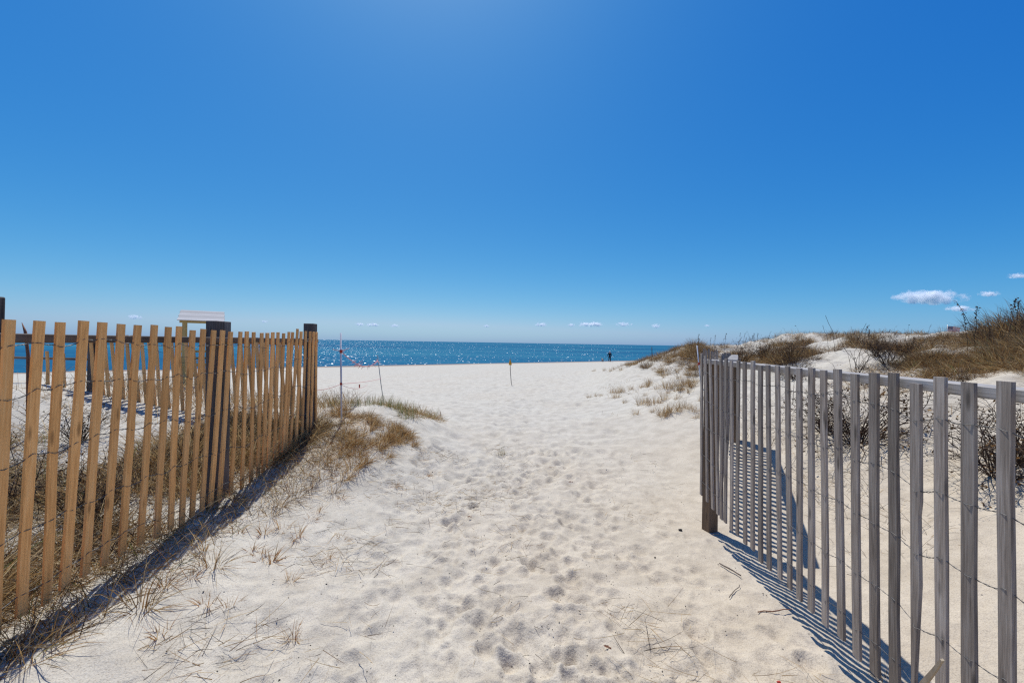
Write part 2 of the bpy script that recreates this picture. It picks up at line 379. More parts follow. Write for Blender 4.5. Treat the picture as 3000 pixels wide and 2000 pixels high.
# ------------------------------------------------------------------ ground sheet with footprints
def build_ground():
    ys = [-40.0]
    while ys[-1] < 150:
        y = ys[-1]
        dy = .008 + .0020 * max(y, 0) ** 1.7
        if y < .9: dy = max(dy, .02 + .12 * (.9 - y))
        ys.append(y + dy)
    ys = np.array(ys)
    w = np.linspace(-1, 1, 941)
    us = 1.65 * w + 3.2 * np.sign(w) * np.clip(np.abs(w) - .86, 0, 1) ** 1.0 * 3 + 4 * w ** 25
    r = np.where(ys > 0, ys + 1.2, 1.2 + .5 * np.abs(ys))
    X = us[None, :] * r[:, None]; Y = np.repeat(ys[:, None], len(us), 1)
    Z = ground(X, Y)
    near = sstep(26, 9, np.abs(Y))
    trod = sstep(-1.7, -.7, X) * sstep(1.75, 1.2, X)
    trod = np.where(Y > 5, sstep(-2.2, -1.0, X) * sstep(2.6 + .1 * (Y - 5), 1.6 + .1 * (Y - 5), X), trod)
    # trodden, lumpy sand
    Z = Z + near * (.010 + .022 * trod) * fbm(X, Y, 2.6, 3, 31, .5)
    Z = Z + sstep(8, 3, Y) * (.007 + .011 * trod) * fbm(X, Y, 11.0, 3, 35, .6)
    Z = Z + sstep(60, 25, Y) * sstep(4, 10, Y) * .05 * fbm(X, Y, .9, 2, 37) * np.where(X > 3.5, .4, 1)
    # wind ripples on the left
    rip = np.sin((X * .5 + Y * .87) * 42 + 6 * fbm(X, Y, 1.2, 2, 41)) * .0022
    Z = Z + rip * sstep(-.2, -1.2, X) * sstep(6, 3, Y)
    # footprints
    fr = np.random.default_rng(19)
    steps = []
    for k in range(1700):
        fy = .85 + 13 * fr.random() ** 1.25
        half = 1.25 + .10 * max(fy - 4, 0)
        fx = .15 + fr.normal(0, .62) * half
        if fx < -1.35 - .05 * fy or fx > 1.35 + .12 * fy: continue
        steps.append((fx, fy, fr.normal(0, .45), fr.uniform(.005, .0150) * (1.2 if abs(fx - .2) < .8 else .7), fr.uniform(.10, .15), fr.uniform(.05, .08)))
    for k in range(3600):
        fy = 4.5 + 32 * fr.random() ** 1.6; fx = fr.uniform(-16, 6 if fy < 24 else 14)
        if (fy < 24 and fx > 1.6 + .12 * (fy - 5)) or (fy < 8 and fx < -1.2): continue
        steps.append((fx, fy, fr.normal(0, .8), fr.uniform(.008, .02) * (1 + fy / 16), .13 + .004 * fy, .08 + .004 * fy))
    def dent(fx, fy, an, dp, a, b, sharp):
        R = a * 2.2
        i0, i1 = np.searchsorted(ys, fy - R), np.searchsorted(ys, fy + R)
        rr = fy + 1.2
        j0, j1 = np.searchsorted(us, (fx - R) / rr), np.searchsorted(us, (fx + R) / rr)
        if i1 - i0 < 2 or j1 - j0 < 2: return
        dx = X[i0:i1, j0:j1] - fx; dy = Y[i0:i1, j0:j1] - fy
        p = dx * math.sin(an) + dy * math.cos(an); q = dx * math.cos(an) - dy * math.sin(an)
        wob = 1 + .22 * vnoise(dx / a * 1.7 + fx * 31, dy / a * 1.7 + fy * 17, 91)
        e = np.sqrt((p / a) ** 2 + (q / b) ** 2) * wob
        Z[i0:i1, j0:j1] += -dp * np.exp(-e ** sharp) * (1 - .5 * p / a * np.clip(1 - e, 0, 1)) + .38 * dp * np.exp(-((e - 1.3) / .27) ** 2)
    for fx, fy, an, dp, a, b in steps:
        if fy < 6:
            dent(fx + .075 * math.sin(an), fy + .075 * math.cos(an), an, dp, a * .62, b * 1.0, 4.0)
            dent(fx - .085 * math.sin(an), fy - .085 * math.cos(an), an, dp * 1.15, a * .42, b * .8, 4.0)
        else: dent(fx, fy, an, dp, a, b, 3.0)
    nr, nc = X.shape
    idx = np.arange(nr * nc).reshape(nr, nc)
    F = np.stack([idx[:-1, :-1], idx[:-1, 1:], idx[1:, 1:], idx[1:, :-1]], -1).reshape(-1, 4)
    me = mesh_np('sand', np.stack([X, Y, Z], -1).reshape(-1, 3), [F])
    o = link('sand', me, M['sand']); tag(o, 'pale footprinted sand of the path, beach and dunes', kind='structure')
    print('ground quads', len(F))
build_ground()

# ------------------------------------------------------------------ sea
def sea_material():
    m, n, l, b = new_mat('sea_water'); n.remove(b)
    g = N(n, "ShaderNodeNewGeometry"); P = g.outputs["Position"]
    mpb = N(n, "ShaderNodeMapping"); mpb.inputs["Scale"].default_value = (.006, .03, 1); l.new(P, mpb.inputs[0])
    big = N(n, "ShaderNodeTexNoise", Scale=1.0, Detail=5.0, Roughness=.6); l.new(mpb.outputs[0], big.inputs["Vector"])
    r = ramp(n, [(.34, (.012, .082, .170)), (.5, (.018, .120, .210)), (.66, (.036, .165, .240))]); l.new(big.outputs[0], r.inputs[0])
    # choppy facets: every wavelet leans its own way
    mp = N(n, "ShaderNodeMapping"); mp.inputs["Scale"].default_value = (6.0, 2.4, 1); l.new(P, mp.inputs[0])
    vo = N(n, "ShaderNodeTexVoronoi", Scale=1.0); l.new(mp.outputs[0], vo.inputs["Vector"])
    sb = N(n, "ShaderNodeVectorMath", operation='SUBTRACT'); l.new(vo.outputs["Color"], sb.inputs[0]); sb.inputs[1].default_value = (.5, .5, .5)
    mpn = N(n, "ShaderNodeMapping"); mpn.inputs["Scale"].default_value = (.25, .8, 1); l.new(P, mpn.inputs[0])
    ns = N(n, "ShaderNodeTexNoise", Scale=1.0, Detail=4.0); l.new(mpn.outputs[0], ns.inputs["Vector"])
    sb2 = N(n, "ShaderNodeVectorMath", operation='SUBTRACT'); l.new(ns.outputs["Color"], sb2.inputs[0]); sb2.inputs[1].default_value = (.5, .5, .5)
    m1 = N(n, "ShaderNodeVectorMath", operation='MULTIPLY'); l.new(sb.outputs[0], m1.inputs[0]); m1.inputs[1].default_value = (.80, 1.0, 0)
    m2 = N(n, "ShaderNodeVectorMath", operation='MULTIPLY'); l.new(sb2.outputs[0], m2.inputs[0]); m2.inputs[1].default_value = (.35, .9, 0)
    a1 = N(n, "ShaderNodeVectorMath", operation='ADD'); l.new(m1.outputs[0], a1.inputs[0]); l.new(m2.outputs[0], a1.inputs[1])
    a2 = N(n, "ShaderNodeVectorMath", operation='ADD'); l.new(a1.outputs[0], a2.inputs[0]); a2.inputs[1].default_value = (0, 0, 1)
    nn = N(n, "ShaderNodeVectorMath", operation='NORMALIZE'); l.new(a2.outputs[0], nn.inputs[0])
    # light scattered back from within the water, and the broken mirror of its surface
    d = N(n, "ShaderNodeBsdfDiffuse"); l.new(r.outputs[0], d.inputs[0])
    dn = N(n, "ShaderNodeVectorMath", operation='MULTIPLY'); l.new(a1.outputs[0], dn.inputs[0]); dn.inputs[1].default_value = (.5, .5, 0)
    dn2 = N(n, "ShaderNodeVectorMath", operation='ADD'); l.new(dn.outputs[0], dn2.inputs[0]); dn2.inputs[1].default_value = (0, 0, 1)
    dn3 = N(n, "ShaderNodeVectorMath", operation='NORMALIZE'); l.new(dn2.outputs[0], dn3.inputs[0]); l.new(dn3.outputs[0], d.inputs["Normal"])
    gl = N(n, "ShaderNodeBsdfGlossy"); gl.inputs["Roughness"].default_value = .20; l.new(nn.outputs[0], gl.inputs["Normal"])
    fr = N(n, "ShaderNodeFresnel"); fr.inputs["IOR"].default_value = 1.33; l.new(nn.outputs[0], fr.inputs["Normal"])
    mn = N(n, "ShaderNodeMath", operation='MINIMUM'); l.new(fr.outputs[0], mn.inputs[0]); mn.inputs[1].default_value = .034
    mx = N(n, "ShaderNodeMixShader"); l.new(mn.outputs[0], mx.inputs[0]); l.new(d.outputs[0], mx.inputs[1]); l.new(gl.outputs[0], mx.inputs[2])
    l.new(mx.outputs[0], n["Material Output"].inputs[0])
    return m
M['sea'] = sea_material()
def build_sea():
    n = 24; V = []; F = []
    ya = [-200, 20, 60, 150, 400, 1200, 4000, 12000, 40000]
    for y in ya:
        for i in range(n + 1):
            t = i / n * 2 - 1
            V.append((t * (400 + abs(y) * 2.5), y if y > 0 else y, SEA_Z))
    for j in range(len(ya) - 1):
        for i in range(n):
            a = j * (n + 1) + i; F.append((a, a + 1, a + n + 2, a + n + 1))
    me = mesh_np('sea', np.array(V), [np.array(F)], smooth=False)
    tag(link('sea', me, M['sea']), 'blue sea with glittering wavelets reaching to the horizon', kind='structure')
build_sea()

# ------------------------------------------------------------------ fences
def add_slat(parent, top, bot, fdir, mat, w=.038, t=.011, r=random, taper=None):
    mb = MB(); base = bot
    mb.bar(bot, top, w * r.uniform(.93, 1.07), t * r.uniform(.85, 1.2), fdir, levels=4, jw=.0022, r=r)
    V = [v - bot for v in mb.V]
    if taper:
        for i, v in enumerate(V):
            f = min(1, max(0, v.z / taper)); lev = i // 4
            V[i] = Vector((v.x, v.y, v.z))
    me = mesh_np('slat', np.array([tuple(v) for v in V], np.float32), [np.array(mb.F4, np.int32)], smooth=False)
    o = link('slat', me, mat, parent); o.location = bot - world_loc(parent)
    return o
def add_wires(parent, slats, side, heights, jit=.02, rad=.0011, r=random, ground_dip=0):
    """slats: (top, bot); side: unit vector that points to the path side; a pair of twisted strands runs at each height"""
    for h in heights:
        off = 0.0; A = []; B = []
        for i, (tp, bt) in enumerate(slats):
            off = off * .55 + r.uniform(-jit, jit)
            L = (tp - bt).length; f = min(.97, max(.03, (h + off) / L)); c = bt.lerp(tp, f)
            s = side * .0085
            A.append(c + s); B.append(c - s)
            if i + 1 < len(slats):
                tn, bn = slats[i + 1]
                c2 = bn.lerp(tn, min(.97, max(.03, (h + off * .55) / (tn - bn).length)))
                for k, ph in ((1, .5), (2, -.35), (3, .35)):
                    p = c.lerp(c2, k / 4) - Vector((0, 0, .004 * math.sin(math.pi * k / 4)))
                    A.append(p + side * .0035 * ph + Vector((0, 0, .0022 * (1 if k % 2 else -1)))); B.append(p - side * .0035 * ph - Vector((0, 0, .0022 * (1 if k % 2 else -1))))
        mb = MB(); mb.ring_tube(A, rad, 4); mb.ring_tube(B, rad, 4)
        mb.build('wire', M['wire'], parent, smooth=True)
def add_post(parent, p, z0, z1, w, mat, rz=0.0, lean=(0, 0), name='post', r=random):
    mb = MB(); wd = Vector((math.cos(rz), math.sin(rz), 0))
    mb.bar(Vector((p[0], p[1], z0)), Vector((p[0] + lean[0], p[1] + lean[1], z1)), w, w, wd, levels=3, jw=.0015, r=r)
    o = Vector((p[0], p[1], z0)); V = [v - o for v in mb.V]
    me = mesh_np(name, np.array([tuple(v) for v in V], np.float32), [np.array(mb.F4, np.int32)], smooth=False)
    ob = link(name, me, mat, parent); ob.location = o - world_loc(parent)
    bv = ob.modifiers.new('bevel', 'BEVEL'); bv.width = .004; bv.segments = 1; bv.limit_method = 'ANGLE'
    return ob
def add_rail(parent, a, b, w, t, mat, name='rail'):
    a, b = Vector(a), Vector(b); mb = MB()
    d = (b - a).normalized(); side = Vector((d.y, -d.x, 0)).normalized()
    # modelled along local Z so that the grain runs lengthwise
    mb.bar(Vector((0, 0, 0)), Vector((0, 0, (b - a).length)), w, t, Vector((1, 0, 0)), levels=6, jw=.0015, r=random)
    me = mesh_np(name, np.array([tuple(v) for v in mb.V], np.float32), [np.array(mb.F4, np.int32)], smooth=False)
    o = link(name, me, mat, parent); o.location = a - world_loc(parent)
    up = d.cross(side); R = Matrix((side, up, d)).transposed(); o.rotation_euler = R.to_euler()
    bv = o.modifiers.new('bevel', 'BEVEL'); bv.width = .003; bv.segments = 1; bv.limit_method = 'ANGLE'
    return o

Ltop = [(29,936),(115,939.5),(176,943.6),(245,939.5),(301,944),(356,949),(403,952),(452,951.6),(494,957.5),(525,955.7),(564,967),(596,963.5),(626,967),(653,967.3),(676,971.5),(705,971.5),(723,970.5),(743,972.6),(767,975),(784,975),(799,973),(814.6,973),(832,976),(847,972),(857,972.6),(872,963),(882.6,971),(896,970),(909,971),(919,972),(927,973)]
Lbot = [(-20,1870),(60,1805),(135,1766),(189,1721),(250,1685),(306,1654),(357,1626),(410,1596),(459,1573),(499,1548),(532,1538),(561,1513),(591,1496),(617,1481),(642,1468),(675,1450),(709,1440),(735,1423),(755,1408),(771,1400),(785,1390),(802.5,1377),(818,1369.6),(828,1354),(834,1347),(850,1328),(867,1320),(884,1317),(898,1303),(909,1292),(925,1270)]
LA, LB = -1.905, -.058                       # the tan fence stands on X = LA + LB*Y
def tan_front_fence():
    fd = Vector((LB, 1, 0)).normalized(); side = Vector((1, -LB, 0)).normalized()
    root = empty('slat_fence', (LA + LB * 3, 3, g1(-2.08, 3)), 'new tan slat fence along the left edge of the sandy path', 'fence')
    rr = random.Random(3); sl = []
    for k in range(20, 0, -1):               # runs on past the picture's edge
        Y = 1.53 - .097 * k; b = Vector((LA + LB * Y, Y, EYE - 1.16)); sl.append((b + Vector((0, .06, 1.22)), b))
    for t, b in zip(Ltop, Lbot):
        pt, pb = on_plane(*t, LA + .02, LB), on_plane(*b, LA - .02, LB)
        L = (pt - pb).length
        sl.append((pt, pb))
    for pt, pb in sl: add_slat(root, pt, pb, fd, M['new_wood'], r=rr)
    add_wires(root, sl, side, (.10, .37, .66, .93, 1.135), jit=.018, r=rr, rad=.0015)
    off = -.075
    for (px, py), w in (((-58, 866), .089), ((630, 940), .076), ((653, 941.5), .079), ((910, 948), .105)):
        p = on_plane(px, py, LA + off - (.03 if w < .1 else .0), LB)
        add_post(root, (p.x, p.y), g1(p.x, p.y) - .3, p.z, w, M['post_dark'] if w != .079 else M['rail_dark'], rz=math.atan2(-LB, 1), r=rr)
    zr = 1.437
    ys = [-.5, 2.98, 4.52]
    for i in range(2):
        a = Vector((LA + LB * ys[i] - .062, ys[i] + .002 * i, zr + .001 * i)); b = Vector((LA + LB * ys[i + 1] - .062, ys[i + 1], zr - .002))
        add_rail(root, a, b, .08, .038, M['rail_dark'])
tan_front_fence()

def slat_run(root, p0, p1, pitch, topz, botz, lean, mat, wires, rr, w=.038, skip=0.0, dz=.02, wire_jit=.02):
    p0, p1 = Vector((*p0, 0)), Vector((*p1, 0)); d = p1 - p0; n = int(d.length / pitch); fd = d.normalized()
    side = Vector((fd.y, -fd.x, 0)); sl = []
    for k in range(n + 1):
        f = (k + rr.uniform(-.12, .12)) * pitch / d.length
        if rr.random() < skip: continue
        c = p0.lerp(p1, f)
        zt = topz(c.x, c.y, f) + rr.uniform(-dz, dz); zb = botz(c.x, c.y, f) + rr.uniform(-dz, dz)
        ln = lean + rr.uniform(-.012, .012)
        sl.append((Vector((c.x, c.y, zt)) + fd * ln, Vector((c.x, c.y, zb)) - fd * ln))
    for t, b in sl: add_slat(root, t, b, fd, mat, w=w, r=rr)
    add_wires(root, sl, side, wires, jit=wire_jit, r=rr)
    return sl
def tan_cross_fence():
    rr = random.Random(8)
    root = empty('slat_fence', (-3.6, 4.62, g1(-3.6, 4.62)), 'tan slat fence running left from the dark end post, behind the grass', 'fence')
    slat_run(root, (-2.3, 4.50), (-5.05, 4.80), .098, lambda x, y, f: 1.445, lambda x, y, f: g1(x, y) - .12, .05, M['new_wood'], (.25, .45, .75), rr)
    add_rail(root, (-2.25, 4.57, 1.40), (-5.1, 4.87, 1.415), .08, .038, M['rail_dark'])
    add_post(root, (-5.12, 4.90), g1(-5.1, 4.9) - .3, 1.455, .089, M['post_dark'], r=rr)
tan_cross_fence()
def low_fence():
    rr = random.Random(9)
    root = empty('slat_fence', (-6.2, 4.9, g1(-6.2, 4.9)), 'half buried tan slat fence with wide gaps at the far left', 'fence')
    slat_run(root, (-5.22, 4.86), (-9.0, 5.1), .24, lambda x, y, f: 1.245, lambda x, y, f: g1(x, y) - .25, .012, M['new_wood'], (.38,), rr)
    add_rail(root, (-5.2, 4.93, 1.16), (-9.0, 5.17, 1.165), .05, .028, M['rail_dark'])
low_fence()

Rtop = [(2056,1035),(2066,1042),(2080,1052),(2096,1055),(2113,1053),(2128,1050),(2143.5,1056),(2163,1056.5),(2182,1059),(2206,1057),(2229,1070),(2250.5,1069),(2277,1071),(2307,1073),(2341,1078),(2377,1077),(2413,1084),(2453,1081),(2505,1095),(2559,1092),(2619,1092),(2684,1123),(2755,1104),(2837,1120),(2946,1117)]
Rbot = [(2055,1449),(2072,1469),(2089,1491),(2103,1506),(2114,1520),(2125,1530),(2143,1553),(2160,1566),(2183,1592),(2205,1610),(2229,1645),(2254,1667),(2283.6,1692.5),(2314,1724),(2344,1757),(2377.5,1789),(2419,1831.5),(2465.6,1868),(2511.5,1926),(2563,1974),(2620,2050),(2690,2140),(2775,2220),(2858,2330),(2960,2450)]
RA, RB = 1.303, .105
def grey_front_fence():
    fd = Vector((RB, 1, 0)).normalized(); side = Vector((-1, RB, 0)).normalized()
    root = empty('slat_fence', (RA + RB * 2.2, 2.2, g1(1.53, 2.2)), 'weathered grey slat fence along the right edge of the path', 'fence')
    rr = random.Random(5); sl = []
    for i, (t, b) in enumerate(zip(Rtop, Rbot)):
        pt, pb = on_plane(*t, RA - .012, RB), on_plane(*b, RA + .012, RB)
        if i >= 20: pb = Vector((pt.x + .02, pt.y - .005, pt.z - 1.22))
        sl.append((pt, pb))
    for k in range(1, 18):
        Y = 1.15 - .096 * k; pt = Vector((RA + RB * Y, Y, EYE - .11)); sl.append((pt, pt - Vector((-.02, 0, 1.22))))
    for i, (pt, pb) in enumerate(sl):
        if i == 21:                          # the slat whose lower half has split to a point
            mb = MB(); L = (pt - pb).length; pts = []
            for f, w0, w1 in ((0.0, -.018, -.014), (.14, -.018, -.004), (.42, -.019, .016), (.62, -.019, .013), (.66, -.019, .019), (1.0, -.019, .019)):
                c = pb.lerp(pt, f)
                for w, s_ in ((w0, -1), (w1, -1), (w1, 1), (w0, 1)): pts.append(c - fd * w + side * .006 * s_ - pb)
            F = []
            for q in range(5):
                for k in range(4): F.append((4 * q + k, 4 * q + (k + 1) % 4, 4 * q + 4 + (k + 1) % 4, 4 * q + 4 + k))
            F += [(3, 2, 1, 0), (20, 21, 22, 23)]
            me = mesh_np('slat', np.array([tuple(v) for v in pts], np.float32), [np.array(F)], smooth=False)
            o = link('slat', me, M['old_wood'], root); o.location = pb - world_loc(root); o['label'] = 'grey slat split to a point at its lower end'
        else:
            add_slat(root, pt, pb, fd, M['old_wood'], r=rr)
    add_wires(root, sl, side, (.135, .36, .62, .85, 1.09), jit=.012, r=rr)
    # rail lies flat on the posts behind the slats
    add_rail(root, (RA + RB * 3.52 + .055, 3.52, 1.315), (RA - RB * .6 + .055, -.6, 1.330), .085, .038, M['rail_grey'])
    Yp = 3.44; xp = at(2079, 1557, Yp).x
    add_post(root, (xp, Yp), g1(xp, Yp) - .35, 1.294, .092, M['post_brown'], rz=.22, r=rr)
    add_post(root, (RA - RB * .5 + .062, -.5), -.35, 1.305, .09, M['post_brown'], rz=-.1, r=rr)
grey_front_fence()
def grey_side_fence():
    rr = random.Random(6)
    a, b = Vector((1.845, 3.50)), Vector((3.02, 5.52)); d = (b - a).normalized()
    root = empty('slat_fence', (2.4, 4.4, g1(2.4, 4.4)), 'grey slat fence running back from the corner post towards the dune', 'fence')
    slat_run(root, a, b, .094, lambda x, y, f: 1.375 - .02 * f, lambda x, y, f: max(.10, g1(x, y) + .04), .006, M['old_wood'], (.15, .42, .7, .98), rr)
    nx = Vector((d.y, -d.x)) * .052
    add_rail(root, (a.x + nx.x - .03, a.y + nx.y - .1, 1.3185), (b.x + nx.x, b.y + nx.y, 1.318), .085, .038, M['rail_grey'])
    q = b + nx * 1.3
    add_post(root, (q.x, q.y), g1(q.x, q.y) - .3, 1.297, .09, M['post_brown'], rz=.5, r=rr)
grey_side_fence()
def far_fence():
    rr = random.Random(12)
    root = empty('slat_fence', (4.4, 8.9, g1(4.4, 8.9)), 'short run of dark half buried slats at the dune foot behind the fence corner', 'fence')
    slat_run(root, (4.10, 8.55), (4.75, 9.2), .09, lambda x, y, f: at(2080, 1022 + 6 * f, y).z, lambda x, y, f: g1(x, y) - .2, .01, M['old_wood'], (.3,), rr, dz=.03)
far_fence()

# ------------------------------------------------------------------ grasses
STRAW = np.array([(.50, .35, .17), (.42, .275, .12), (.60, .46, .26), (.34, .205, .085), (.55, .41, .23)])
RUST = np.array([(.26, .135, .048), (.20, .10, .038), (.31, .18, .07), (.16, .085, .038), (.36, .23, .10)])
GREEN = np.array([(.13, .17, .05), (.17, .20, .07), (.24, .23, .09)])
DARK = np.array([(.055, .038, .030), (.08, .055, .04), (.04, .028, .023), (.11, .078, .058)])
GREYB = np.array([(.15, .105, .07), (.11, .075, .05), (.20, .14, .095), (.08, .055, .038)])
def pick(pal, n, r): return pal[r.integers(0, len(pal), n)] * r.uniform(.85, 1.15, (n, 1))
def blades(root, az, tilt, length, width, curve, cols, r, nseg=3, droop=None):
    n = len(root); V = np.zeros((n, 2 * nseg + 1, 3)); p = root.copy()
    wv = r.normal(size=(n, 3)); wv[:, 2] *= .3
    ca, sa = np.cos(az), np.sin(az); col = np.repeat(cols[:, None, :], 2 * nseg + 1, 1)
    for k in range(nseg + 1):
        th = tilt + curve * (k / nseg)
        d = np.stack([ca * np.sin(th), sa * np.sin(th), np.cos(th)], -1)
        w = np.cross(d, wv); w /= np.linalg.norm(w, axis=1, keepdims=True) + 1e-9
        if k < nseg:
            ww = (width * (1 - .55 * k / nseg))[:, None] * .5
            V[:, 2 * k] = p - w * ww; V[:, 2 * k + 1] = p + w * ww
            p = p + d * (length / nseg)[:, None]
        else: V[:, 2 * nseg] = p
    b = (np.arange(n) * (2 * nseg + 1))[:, None]
    F4 = np.concatenate([b + np.array([[2 * k, 2 * k + 1, 2 * k + 3, 2 * k + 2]]) for k in range(nseg - 1)]) if nseg > 1 else np.zeros((0, 4), int)
    F3 = b + np.array([[2 * nseg - 2, 2 * nseg - 1, 2 * nseg]])
    return V.reshape(-1, 3), F4, F3, col.reshape(-1, 3)
def join(parts):
    Vs, F4, F3, Cs, o = [], [], [], [], 0
    for V, a, b, c in parts:
        Vs.append(V); F4.append(a + o); F3.append(b + o); Cs.append(c); o += len(V)
    return np.concatenate(Vs), np.concatenate(F4), np.concatenate(F3), np.concatenate(Cs)
def blade_obj(name, parts, mat='grass'):
    V, a, b, c = join(parts)
    return link(name, mesh_np(name, V, [a, b], True, c), M[mat])
def tuft_mesh(seed, n, h, spread, pals, splay=.6, width=.004, flat=.25, wind=.25):
    r = np.random.default_rng(seed); parts = []
    k = len(pals)
    for pal, share in pals:
        m = max(3, int(n * share)); rad = spread * np.sqrt(r.random(m)); a0 = r.uniform(0, 2 * math.pi, m)
        root = np.stack([rad * np.cos(a0), rad * np.sin(a0), np.full(m, -.02)], -1)
        az = a0 + r.normal(0, .7, m); ti = np.abs(r.normal(0, splay, m)) * (.3 + rad / spread)
        L = h * r.uniform(.45, 1.1, m)
        low = r.random(m) < flat; ti[low] = r.uniform(1.0, 1.5, low.sum())
        cu = r.uniform(.1, 1.0, m) * splay * 1.5
        parts.append(blades(root, az, ti, L, width * r.uniform(.6, 1.3, m), cu, pick(pal, m, r), r))
    V, a, b, c = join(parts); V[:, 0] += wind * .35 * np.clip(V[:, 2], 0, 9) ** 1.3; V[:, 2] = np.maximum(V[:, 2], -.02)
    return mesh_np('grass_tuft', V, [a, b], True, c)
def tufts(name, meshes, pts, label, cat, group, scale=(.75, 1.25), seed=1, mat='grass'):
    r = random.Random(seed)
    for p in pts:
        me = r.choice(meshes)
        if not me.materials: me.materials.append(M[mat])
        o = bpy.data.objects.new(name, me); C.objects.link(o); o.location = (p[0], p[1], p[2] if len(p) > 2 else g1(p[0], p[1]))
        s = r.uniform(*scale) * (p[3] if len(p) > 3 else 1); o.scale = (s, s, s * r.uniform(.85, 1.15)); o.rotation_euler = (0, 0, r.uniform(0, 6.28))
        tag(o, label, cat, group)
def cover(region, n, h, pals, r, tilt=(.2, .9), width=.0035, curve=(.2, 1.1), az=None, hfun=None, nseg=3):
    """blades strewn over a patch; region(r, n) gives x, y"""
    parts = []
    for pal, share in pals:
        m = int(n * share); x, y = region(r, m); m = len(x)
        root = np.stack([x, y, ground(x, y) - .015], -1)
        a = r.uniform(0, 2 * math.pi, m) if az is None else r.normal(az[0], az[1], m)
        L = h * r.uniform(.4, 1.15, m) * (hfun(x, y) if hfun else 1)
        dist = np.maximum(1, y / 5.0)
        parts.append(blades(root, a, r.uniform(*tilt, m), L, width * r.uniform(.6, 1.3, m) * dist ** .6, r.uniform(*curve, m), pick(pal, m, r), r, nseg))
    return parts
def box_region(x0, x1, y0, y1, dens=None):
    def f(r, n):
        x = r.uniform(x0, x1, n * 4); y = r.uniform(y0, y1, n * 4)
        if dens is not None:
            k = r.random(n * 4) < dens(x, y); x, y = x[k], y[k]
        return x[:n], y[:n]
    return f
def clumpy(sc, thr, seed): return lambda x, y: np.clip((fbm(x, y, sc, 2, seed) - thr) * 4, 0, 1)

near_straw = [tuft_mesh(100 + i, 80, .22, .045, [(STRAW, .5), (RUST, .35), (DARK, .15)], .85, .0034, .45) for i in range(7)]
orange_sprig = [tuft_mesh(120 + i, 38, .105, .024, [(np.array([(.40, .20, .07), (.32, .15, .05), (.46, .27, .11)]), .75), (STRAW, .25)], .7, .0034, .3) for i in range(5)]
ORANGE = np.array([(.40, .22, .08), (.34, .17, .055), (.48, .30, .12), (.28, .14, .05)])
hum_brown = [tuft_mesh(140 + i, 170, .19, .085, [(ORANGE, .38), (STRAW, .52), (DARK, .10)], .75, .0042, .40) for i in range(7)]
hum_green = [tuft_mesh(160 + i, 80, .26, .12, [(GREEN, .6), (STRAW, .25), (RUST, .15)], .22, .0042, .1, .8) for i in range(4)]
slope_tuft = [tuft_mesh(180 + i, 70, .24, .08, [(STRAW, .6), (RUST, .4)], .35, .0045, .12, .8) for i in range(5)]
crest_clump = [tuft_mesh(200 + i, 280, .46, .22, pal, .75, .0055, .30, .5) for i, pal in enumerate((
    [(RUST, .6), (GREYB, .25), (STRAW, .15)], [(STRAW, .6), (RUST, .3), (GREYB, .1)], [(GREYB, .55), (DARK, .3), (RUST, .15)], [(RUST, .5), (STRAW, .4), (GREEN, .1)],
    [(GREYB, .5), (RUST, .35), (STRAW, .15)], [(STRAW, .45), (RUST, .35), (DARK, .2)], [(RUST, .75), (DARK, .25)], [(GREYB, .4), (STRAW, .35), (RUST, .25)]))]
low_clump = [tuft_mesh(260 + i, 90, .46, .22, pal, .6, .007, .25, .5) for i, pal in enumerate((
    [(RUST, .6), (GREYB, .25), (STRAW, .15)], [(STRAW, .5), (RUST, .4), (GREYB, .1)], [(GREYB, .55), (DARK, .3), (RUST, .15)]))]
def joined(name, meshes, pts, label, seed):
    r = np.random.default_rng(seed); parts = []; raw = []
    for me in meshes:
        v = np.zeros(len(me.vertices) * 3, np.float32); me.vertices.foreach_get("co", v); v = v.reshape(-1, 3)
        c = np.zeros(len(v) * 4, np.float32); me.color_attributes["tint"].data.foreach_get("color", c)
        nl = np.zeros(len(me.polygons), np.int32); me.polygons.foreach_get("loop_total", nl); li = np.zeros(len(me.loops), np.int32); me.loops.foreach_get("vertex_index", li)
        st = np.concatenate([[0], np.cumsum(nl)[:-1]])
        q = li[st[nl == 4][:, None] + np.arange(4)]; t = li[st[nl == 3][:, None] + np.arange(3)]; raw.append((v, q, t, c.reshape(-1, 4)[:, :3]))
    for p in pts:
        v, q, t, c = raw[r.integers(len(raw))]; a = r.uniform(0, 6.28); k = p[3] * r.uniform(.75, 1.1)
        R = np.array([[math.cos(a), -math.sin(a), 0], [math.sin(a), math.cos(a), 0], [0, 0, 1]])
        parts.append((v @ R.T * k + np.array(p[:3]), q, t, c))
    tag(blade_obj(name, parts), label, kind='stuff')
back_clump = [tuft_mesh(220 + i, 170, .40, .16, [(STRAW, .6), (GREYB, .25), (RUST, .15)], .75, .0045, .4) for i in range(5)]

opening = lambda x, y: 1 - .95 * sstep(3.25, 3.75, y) * sstep(-2.95, -3.45, x)      # the bare crest behind the thicket
R0 = np.random.default_rng(77)
def px_pts(lst): return [tuple(hit(x, y)) + (s,) for x, y, s in lst]
